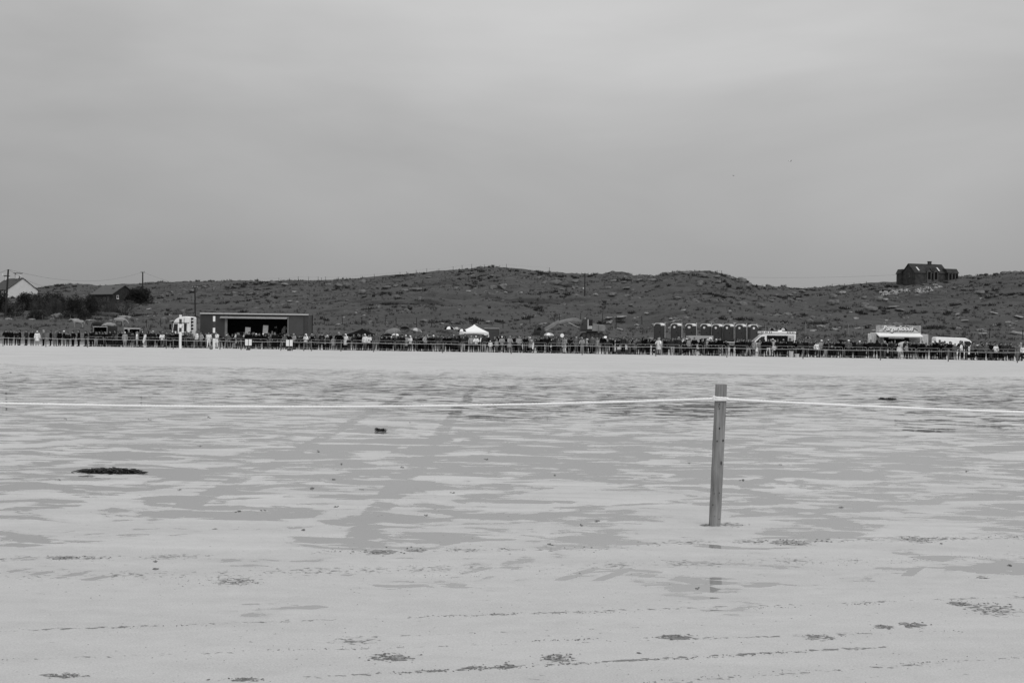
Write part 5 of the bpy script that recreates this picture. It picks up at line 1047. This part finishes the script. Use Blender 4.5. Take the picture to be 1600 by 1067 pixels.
# ------------------------------------------------------------------ excavator
Y = 196; s = Y / F; O = at(925, 525, Y); zb = gz(O.x, Y) - .05; t = thing('excavator', 'tracked excavator with grey boom reaching left behind the crowd', 'excavator', (O.x, Y, zb))
def E(px, py): p = at(px, py, Y); return (p.x - O.x, p.z - zb)
ex = mat('excavator_paint', .09, .5, .2, 1.5); exl = mat('excavator_body', .23, .5, .25, 1.2)
for yy in (-1.1, 1.1):
    a0, b0 = E(907, 525); a1, b1 = E(943, 519); r = .42; z0 = r + .02
    out = [(a0 + r + r * math.cos(q), z0 + r * math.sin(q)) for q in np.linspace(math.pi / 2, 3 * math.pi / 2, 9)] + [(a1 - r + r * math.cos(q), z0 + r * math.sin(q)) for q in np.linspace(-math.pi / 2, math.pi / 2, 9)]
    tr = obj('track', MB().prism(out, yy - .28, yy + .28, 'y'), rubber, t)
    for k in range(5): xx = a0 + r + (a1 - a0 - 2 * r) * k / 4; obj('roller', MB().tube([(xx, yy - .31, z0), (xx, yy + .31, z0)], .26, 12), darkg, tr)
obj('undercarriage', MB().box(((a0 + a1) / 2, 0, .75), (1.5, 1.8, .5)), darkg, t); obj('turntable', MB().tube([((a0 + a1) / 2, 0, .9), ((a0 + a1) / 2, 0, 1.2)], .75, 16), black, t)
zt_ = E(925, 517.5)[1]
(x0, z0), (x1, z1) = E(924, 517.5), E(945, 507.5)
obj('engine_housing', MB().prism([(x0, zt_), (x1 - .1, zt_), (x1, zt_ + .3), (x1, z1 - .1), (x1 - .3, z1), (x0, z1 + .1)], -1.2, 1.2, 'y'), exl, t, bevel=.05)
obj('housing_seam', MB().box(((x0 + x1) / 2, -1.215, (zt_ + z1) / 2), (.04, .02, z1 - zt_ - .1)), darkg, t); obj('exhaust', MB().tube([(x1 - .6, .4, z1), (x1 - .7, .4, z1 + .5)], .06, 6), black, t); obj('deck', MB().box(((x0 + E(907, 517)[0]) / 2, 0, zt_ + .06), (x0 - E(907, 517)[0] + .2, 2.3, .2)), darkg, t)
(c0, _), (c1, cz) = E(907, 517), E(925.5, 498.5)
cb = obj('cab', MB().prism([(c0, zt_ + .16), (c1, zt_ + .16), (c1, cz), (c0 + .28, cz), (c0, cz - .9)], -1.2, -.1, 'y'), darkg, t, bevel=.04)
xm = c0 + (c1 - c0) * .55
obj('window', MB().add([(c0 + .1, -1.215, zt_ + .9), (xm - .1, -1.215, zt_ + .9), (xm - .1, -1.215, cz - .12), (c0 + .36, -1.215, cz - .12), (c0 + .1, -1.215, cz - .9)], [(0, 1, 2, 3, 4)]), mat('hazy_glass', .06, .2, .1, 2, spec=.5), cb)
obj('door', MB().box(((xm + c1) / 2, -1.21, (zt_ + cz) / 2 + .1), (c1 - xm, .04, cz - zt_ - .3)), darkg, cb); obj('door_pillar', MB().box((xm + .08, -1.24, (zt_ + cz) / 2 + .1), (.14, .05, cz - zt_ - .35)), pale, cb); obj('door_panel', MB().box(((xm + c1) / 2, -1.238, zt_ + .5), (c1 - xm - .1, .04, .4)), pale, cb)
obj('door_window', MB().box(((xm + c1) / 2 + .08, -1.235, (zt_ + cz) / 2 + .3), (c1 - xm - .3, .03, cz - zt_ - 1.0)), glass, cb); obj('roof_lamp', MB().tube([(c0 + .6, -.6, cz), (c0 + .6, -.6, cz + .15)], .08, 8), pale, cb)
b1_, b2_, b3_ = E(908, 505), E(898, 499), E(873, 505)
mb = MB().prism([(b1_[0], b1_[1] + .1), (b1_[0] + .1, b1_[1] + .4), (b2_[0] + .2, b2_[1] + .22), (b2_[0] - .4, b2_[1] + .2), (b3_[0], b3_[1] + .14), (b3_[0] - .05, b3_[1] - .12), (b2_[0] - .3, b2_[1] - .22)], .1, .55, 'y'); obj('boom', mb, exl, t, bevel=.03)
obj('boom_cylinder', MB().tube([(E(906, 513)[0], .0, E(906, 513)[1]), (E(888, 504)[0], .0, E(888, 504)[1])], .09, 8), steel, t)
s1, s2, s3 = E(874.5, 502), E(850, 518), E(866, 505.5)
obj('stick', MB().prism([(s1[0] + .12, s1[1]), (s1[0] - .2, s1[1] + .15), (E(862, 508)[0] - .05, E(862, 508)[1] + .15), (s2[0] - .08, s2[1] + .08), (s2[0] + .1, s2[1] - .08), (E(866, 511)[0], E(866, 511)[1] + .05)], .15, .5, 'y'), exl, t, bevel=.03)
obj('stick_cylinder', MB().tube([(E(890, 498.5)[0], .32, E(890, 498.5)[1]), (E(875, 502)[0], .32, E(875, 502)[1])], .08, 8), steel, t); obj('bucket_cylinder', MB().tube([(E(866, 504)[0], .32, E(866, 504)[1]), (E(850, 514)[0], .32, E(850, 514)[1])], .06, 8), steel, t)
k1 = s2; obj('bucket', MB().prism([(k1[0] + .25, k1[1] + .1), (k1[0] - .2, k1[1] + .15), (k1[0] - .55, k1[1] - .35), (k1[0] - .4, k1[1] - .9), (k1[0] + .15, k1[1] - 1.05), (k1[0] + .5, k1[1] - .8), (k1[0] + .05, k1[1] - .7)], -.25, .9, 'y'), darkg, t)
for (px, py, w_, h_, lab) in ((841, 524, 20, 10, 'low dark mound left of the excavator bucket'),):
    P = hit(px, py); s = P.y / F; v_, f_ = ico(3, 3, .2); o = obj('earth_mound', MB().add([(a * w_ * s / 2, b_ * 1.2, c * h_ * s) for a, b_, c in v_], f_), mat('dark_earth', .02, .95, .4, 2), loc=P, smooth=True); tag(o, lab, 'mound')

# ------------------------------------------------------------------ gulls
gull_m = mat('gull_white', .7, .6, .1, 5)
for (px, py, Y, rz, sc_, lab) in ((1235, 252.5, 240, 20, 1.0, 'small pale gull flying in the sky, higher of two'), (1146, 275, 240, -50, .5, 'small dark gull flying in the sky, lower of two')):
    P = at(px, py, Y); t = thing('gull', lab, 'gull', P, R(rz), 'gulls in the sky'); m_ = gull_m if sc_ == 1 else midg
    obj('body', MB().tube([(-.28, 0, 0), (-.2, 0, .02), (0, 0, .02), (.16, 0, .03), (.24, 0, .05), (.3, 0, .03)], [.02, .05, .075, .06, .045, .012], 8), m_, t, smooth=True).scale = (sc_,) * 3
    for s in (-1, 1): obj('wing', MB().add([(.1, .03 * s, .05), (-.08, .03 * s, .05), (-.06, .32 * s, .2), (.12, .32 * s, .2), (-.08, .62 * s, .14), (.0, .64 * s, .14)], [(0, 1, 2, 3), (3, 2, 4, 5)]), m_, t).scale = (sc_,) * 3

# ------------------------------------------------------------------ near post and rope
def post_material():
    m = bpy.data.materials.new('weathered_post'); m.use_nodes = True; nt = m.node_tree; b = nt.nodes['Principled BSDF']; g = NT(nt); tc = nn(nt, 'ShaderNodeTexCoord'); co = tc.outputs['Object']
    gr = g.noise(g.mapping(co, (38, 38, 2.2)), 1.6, 6, .65, .6); bl = g.noise(g.mapping(co, (6, 6, 2.5)), 1.5, 4, .6)
    v = g.m('MULTIPLY_ADD', gr, .34, .02); v = g.m('ADD', v, g.m('MULTIPLY_ADD', bl, .26, -.09))
    kn = g.mr(g.vor(g.mapping(co, (14, 14, 5.2), (.3, .1, .45)), 1.0), .07, .14, 1, 0); v = g.mix(g.m('MULTIPLY', kn, .9), v, .012)
    nt.links.new(g.grey(g.m('MAXIMUM', v, .01)), b.inputs['Base Color']); b.inputs['Roughness'].default_value = .85; b.inputs['Specular IOR Level'].default_value = .15
    bp = nn(nt, 'ShaderNodeBump'); bp.inputs['Strength'].default_value = .5; bp.inputs['Distance'].default_value = .006; nt.links.new(gr, bp.inputs['Height']); nt.links.new(bp.outputs[0], b.inputs['Normal'])
    return m
pm = post_material()
base = gpt(1116.5, 820.5); Yp = base.y; tip = at(1127, 600.5, Yp)
def post_mesh(d_, seed):
    mb = MB(); rings = []; r = random.Random(seed); n = 14
    for k in range(n + 1):
        f = -.2 + 1.2 * k / n; c = Vector((d_.x * f, 0, d_.z * f)); w_ = .0445 + r.uniform(-.0012, .0012); dp = .05
        rings.append([(c.x + x * w_ + r.uniform(-.0008, .0008), c.y + y * dp, c.z) for x, y in ((-1, -.72), (-.72, -1), (.78, -1), (1, -.78), (1, .8), (.8, 1), (-.8, 1), (-1, .8))])
    mb.loft(rings); return mb
d_ = tip - base
post = thing('wooden_post', 'weathered wooden post leaning right with rope tied near its top', 'post', base); obj('shaft', post_mesh(d_, 3), pm, post)
kn = MB()
for (f, dx, r) in ((.86, -.018, .006), (.845, -.02, .005), (.83, -.015, .005), (.69, -.005, .0065), (.6, -.02, .006), (.605, .03, .0075), (.235, .02, .004), (.15, -.03, .005), (.23, -.022, .0035), (.05, .028, .004), (.07, -.01, .003)):
    kn.add([(d_.x * f + dx + a * r, -.0505 + b_ * .002, d_.z * f + c * r * 1.5) for a, b_, c in ico(1, 1, .1)[0]], ico(1, 1, .1)[1])
obj('knots', kn, mat('dark_knot', .01, .9, .2, 20), post)
lpos = Vector((-8.3, Yp + .35, 0)); rpos = Vector((10.6, Yp - .1, 0))
for q, lab in ((lpos, 'matching wooden rope post beyond the left edge'), (rpos, 'matching wooden rope post beyond the right edge')):
    t = thing('wooden_post', lab, 'post', q); obj('shaft', post_mesh(Vector((.02, 0, 1.2)), 5), pm, t)
rope_m = mat('white_rope', .85, .85, .06, 60)
def rope_mesh(pts, R0=.0115, seg=.013, lay=.075):
    P = [Vector(p) for p in pts]; dense = []
    for a, b_ in zip(P[:-1], P[1:]):
        n = max(1, int((b_ - a).length / seg)); dense += [a.lerp(b_, i / n) for i in range(n)]
    dense.append(P[-1]); V = []; Fc = []; n = 12; dist_ = 0; a = None
    for i, p in enumerate(dense):
        t = (dense[min(i + 1, len(dense) - 1)] - dense[max(i - 1, 0)]).normalized()
        if a is None: a = t.cross(Vector((0, 0, 1))).normalized()
        a = (a - t * a.dot(t)).normalized(); b_ = t.cross(a); tw = dist_ / lay * 2 * math.pi
        for j in range(n):
            q = 2 * math.pi * j / n; rr = R0 * (.66 + .38 * abs(math.cos(1.5 * (q - tw)))); V.append(p + (a * math.cos(q) + b_ * math.sin(q)) * rr)
        if i: dist_ += (p - dense[i - 1]).length
    for i in range(len(dense) - 1):
        for j in range(n): Fc.append((i * n + j, i * n + (j + 1) % n, (i + 1) * n + (j + 1) % n, (i + 1) * n + j))
    return np.array([tuple(v) for v in V]), np.array(Fc)
pk = at(1125, 622.5, Yp); pk.y = Yp
tie = thing('rope', 'long white twisted rope tied round the near wooden post', 'rope', (0, 0, 0))
a = Vector((pk.x - .046, Yp - .06, pk.z)); x0_ = -3.3; zmin = .945; kk = (a.z - zmin) / (a.x - x0_) ** 2; kl = (1.03 - zmin) / (lpos.x - x0_) ** 2
left = []
for i in range(61):
    f = i / 60; x = a.x + (lpos.x - a.x) * f; zz_ = zmin + (kk if x > x0_ else kl) * (x - x0_) ** 2; left.append((x, Yp - .06 + (lpos.y - Yp) * f, zz_))
b0_ = Vector((pk.x + .05, Yp - .062, pk.z - .004)); right = []
for i in range(61):
    f = i / 60; right.append((b0_.x + (rpos.x - b0_.x) * f, b0_.y + (rpos.y - .06 - b0_.y) * f, b0_.z + (1.05 - b0_.z) * f - .085 * 4 * f * (1 - f)))
for nme, pts in (('left_span', left), ('right_span', right)):
    V, Fq = rope_mesh(pts); o = raw_mesh(nme, V, Fq, rope_m, True); o.parent = tie
wr = []
for i in range(61):
    q = i / 60 * 4 * math.pi + math.pi; wr.append((pk.x + .058 * max(-1, min(1, 1.25 * math.cos(q))), Yp + .062 * max(-1, min(1, 1.25 * math.sin(q))), pk.z + .004 - .014 * i / 60 + .006 * math.sin(q * .5)))
V, Fq = rope_mesh(wr); o = raw_mesh('wrap', V, Fq, rope_m, True); o.parent = tie
V, Fq = rope_mesh([(pk.x - .05, Yp - .07, pk.z + .012), (pk.x - .06, Yp - .075, pk.z + .02), (pk.x - .062, Yp - .07, pk.z - .012)]); o = raw_mesh('knot', V, Fq, rope_m, True); o.parent = tie

# ------------------------------------------------------------------ seaweed and disturbed sand
weed = mat('dark_seaweed', .012, .45, .4, 30, spec=.4)
def seaweed(px, py, wpx, dm, n, label, h=.05, sg=.05):
    P = gpt(px, py); wd = wpx * P.y / F / 2; mb = MB(); r = random.Random(int(px))
    for i in range(n):
        u = r.gauss(0, .42); u = max(-1.05, min(1.05, u)) if r.random() < .9 else r.uniform(-1.2, 1.2); k = math.sqrt(max(.05, 1 - min(1, abs(u)) ** 2))
        p = Vector((u * wd, r.gauss(0, dm * .4) * k, .004)); a = r.uniform(-.7, .7) + (math.pi if r.random() < .5 else 0); q = [p]
        for j in range(4): a += r.uniform(-.6, .6); p = p + Vector((math.cos(a) * sg, math.sin(a) * sg, 0)); p.z = max(.003, min(h * k, q[-1].z + r.uniform(-.02, .03))); q.append(p)
        mb.tube(q, [.006, .009, .009, .007, .003], 4)
    o = obj('seaweed_clump', mb, weed, loc=P); tag(o, label, 'seaweed', 'seaweed on the sand')
seaweed(170, 738.5, 86, .13, 420, 'long dark clump of seaweed on the wet sand at left', .045, .03); seaweed(594, 673.5, 9, .09, 26, 'small dark clump of seaweed left of centre beyond the rope', .05, .022); seaweed(1386, 624.5, 16, .3, 60, 'dark strand of seaweed far right beyond the rope', .05)
# clods thrown up by wheels and hooves
pos = []; sz = []
def clod(p, s): pos.append((p.x, p.y, .25 * s)); sz.append(s)
rc = random.Random(4)
def track(pts, dens, spread, smin, smax, gate=.0):
    W_ = [gpt(*p) for p in pts]; ph = rc.uniform(0, 50)
    for a, b_ in zip(W_[:-1], W_[1:]):
        for i in range(int((b_ - a).length * dens * .5)):
            p = a.lerp(b_, rc.random()); g_ = mnoise.noise(Vector((p.x * 2.2 + ph, ph, 0)))
            if g_ < gate - .1 * rc.random(): continue
            p = p + Vector((rc.gauss(0, .04), rc.gauss(0, spread), 0)); clod(p, rc.uniform(smin, smax) * (.7 + .6 * max(0, g_)))
track([(-60, 1032), (180, 1024), (520, 1012), (850, 1000), (1200, 992), (1500, 985)], 110, .012, .003, .007, .1)
track([(-60, 987), (230, 979), (420, 972), (760, 960), (1040, 955), (1400, 942), (1660, 930)], 120, .014, .003, .008, .05)
track([(470, 1058), (640, 1050), (800, 1042), (960, 1034), (1140, 1024), (1380, 1010)], 220, .014, .004, .010, -.1)
track([(900, 1075), (1200, 1050), (1500, 1032), (1660, 1022)], 120, .02, .003, .007, .0)
track([(-40, 872), (180, 871), (330, 870)], 90, .05, .004, .011, .05); track([(500, 862), (640, 860), (860, 857), (980, 856)], 80, .06, .004, .012, .1); track([(980, 848), (1200, 846), (1500, 840), (1640, 838)], 80, .07, .004, .012, .12)
track([(0, 905), (400, 908), (800, 896), (1100, 884), (1400, 876), (1640, 866)], 130, .09, .003, .007, .12)
for (px, py, wpx, dpx, n, smax) in ((98, 1055, 36, 4, 90, .010), (378, 1061, 34, 3, 80, .009), (610, 1027, 42, 6, 130, .011), (740, 1042, 14, 4, 30, .009), (790, 1041, 18, 4, 50, .011), (870, 1028, 34, 7, 110, .011), (1055, 995, 30, 4, 90, .010), (1280, 995, 30, 5, 60, .009), (1378, 979, 18, 4, 45, .009), (1426, 976, 22, 5, 60, .010), (1500, 943, 18, 4, 60, .010), (1550, 950, 40, 10, 170, .011), (1535, 902, 10, 2, 20, .009), (595, 862, 26, 4, 60, .012), (650, 859, 16, 3, 40, .011), (100, 871, 26, 3, 40, .011), (1235, 848, 34, 4, 70, .012), (1105, 820, 10, 2, 25, .011), (1140, 819.5, 22, 3, 60, .008), (1430, 842, 30, 5, 40, .011), (370, 908, 40, 6, 90, .008)):
    for i in range(int(n * .45)): clod(gpt(px + rc.gauss(0, wpx * .5), py + rc.gauss(0, dpx * .55)), rc.uniform(.002, smax))
for (px, py, n) in ((92, 750, 6), (281, 765, 4), (488, 763, 10), (522, 749, 8), (565, 765, 4), (628, 730, 5), (371, 799, 7), (410, 798, 5), (474, 828, 8), (524, 792, 6), (244, 889, 14), (242, 877, 5), (335, 826, 3), (533, 725, 4), (665, 804, 4), (707, 770, 4), (1315, 793, 10), (1160, 750, 4), (933, 814, 8), (910, 820, 5), (860, 850, 6), (1077, 724, 3), (866, 742, 4), (1090, 919, 6), (1220, 725, 3), (1578, 884, 5), (998, 1020, 4), (1470, 850, 4), (760, 718, 3), (313, 697, 4), (497, 705, 4), (236, 656, 4), (326, 653, 5), (640, 660, 4), (101, 654, 4), (15, 582, 6), (1546, 596, 5), (937, 665, 4), (1512, 736, 4)):
    sc_ = (gpt(px, py).y / 10) ** .6
    for i in range(n): clod(gpt(px + rc.gauss(0, 1.6), py + rc.gauss(0, .7)), rc.uniform(.006, .014) * sc_)
for i in range(900):
    Yc = rc.uniform(6.0, 16); clod(Vector((rc.uniform(-.4, .4) * Yc, Yc, 0)), rc.uniform(.002, .005))
pos = np.array(pos); sz = np.array(sz); sz *= .55; tv, tf = ico(1, 3, .5)
V, Fq = scatter(tv, tf, pos, rng.uniform(0, 6.28, len(pos)), np.stack([sz * rng.uniform(.8, 2.6, len(sz)), sz * rng.uniform(.7, 1.8, len(sz)), sz * rng.uniform(.3, .75, len(sz))], -1))
o = raw_mesh('sand_clods', V, Fq, mat('dug_wet_sand', .17, .9, .5, 40)); tag(o, 'small clods of dark sand thrown up along tracks', None, kind='stuff')
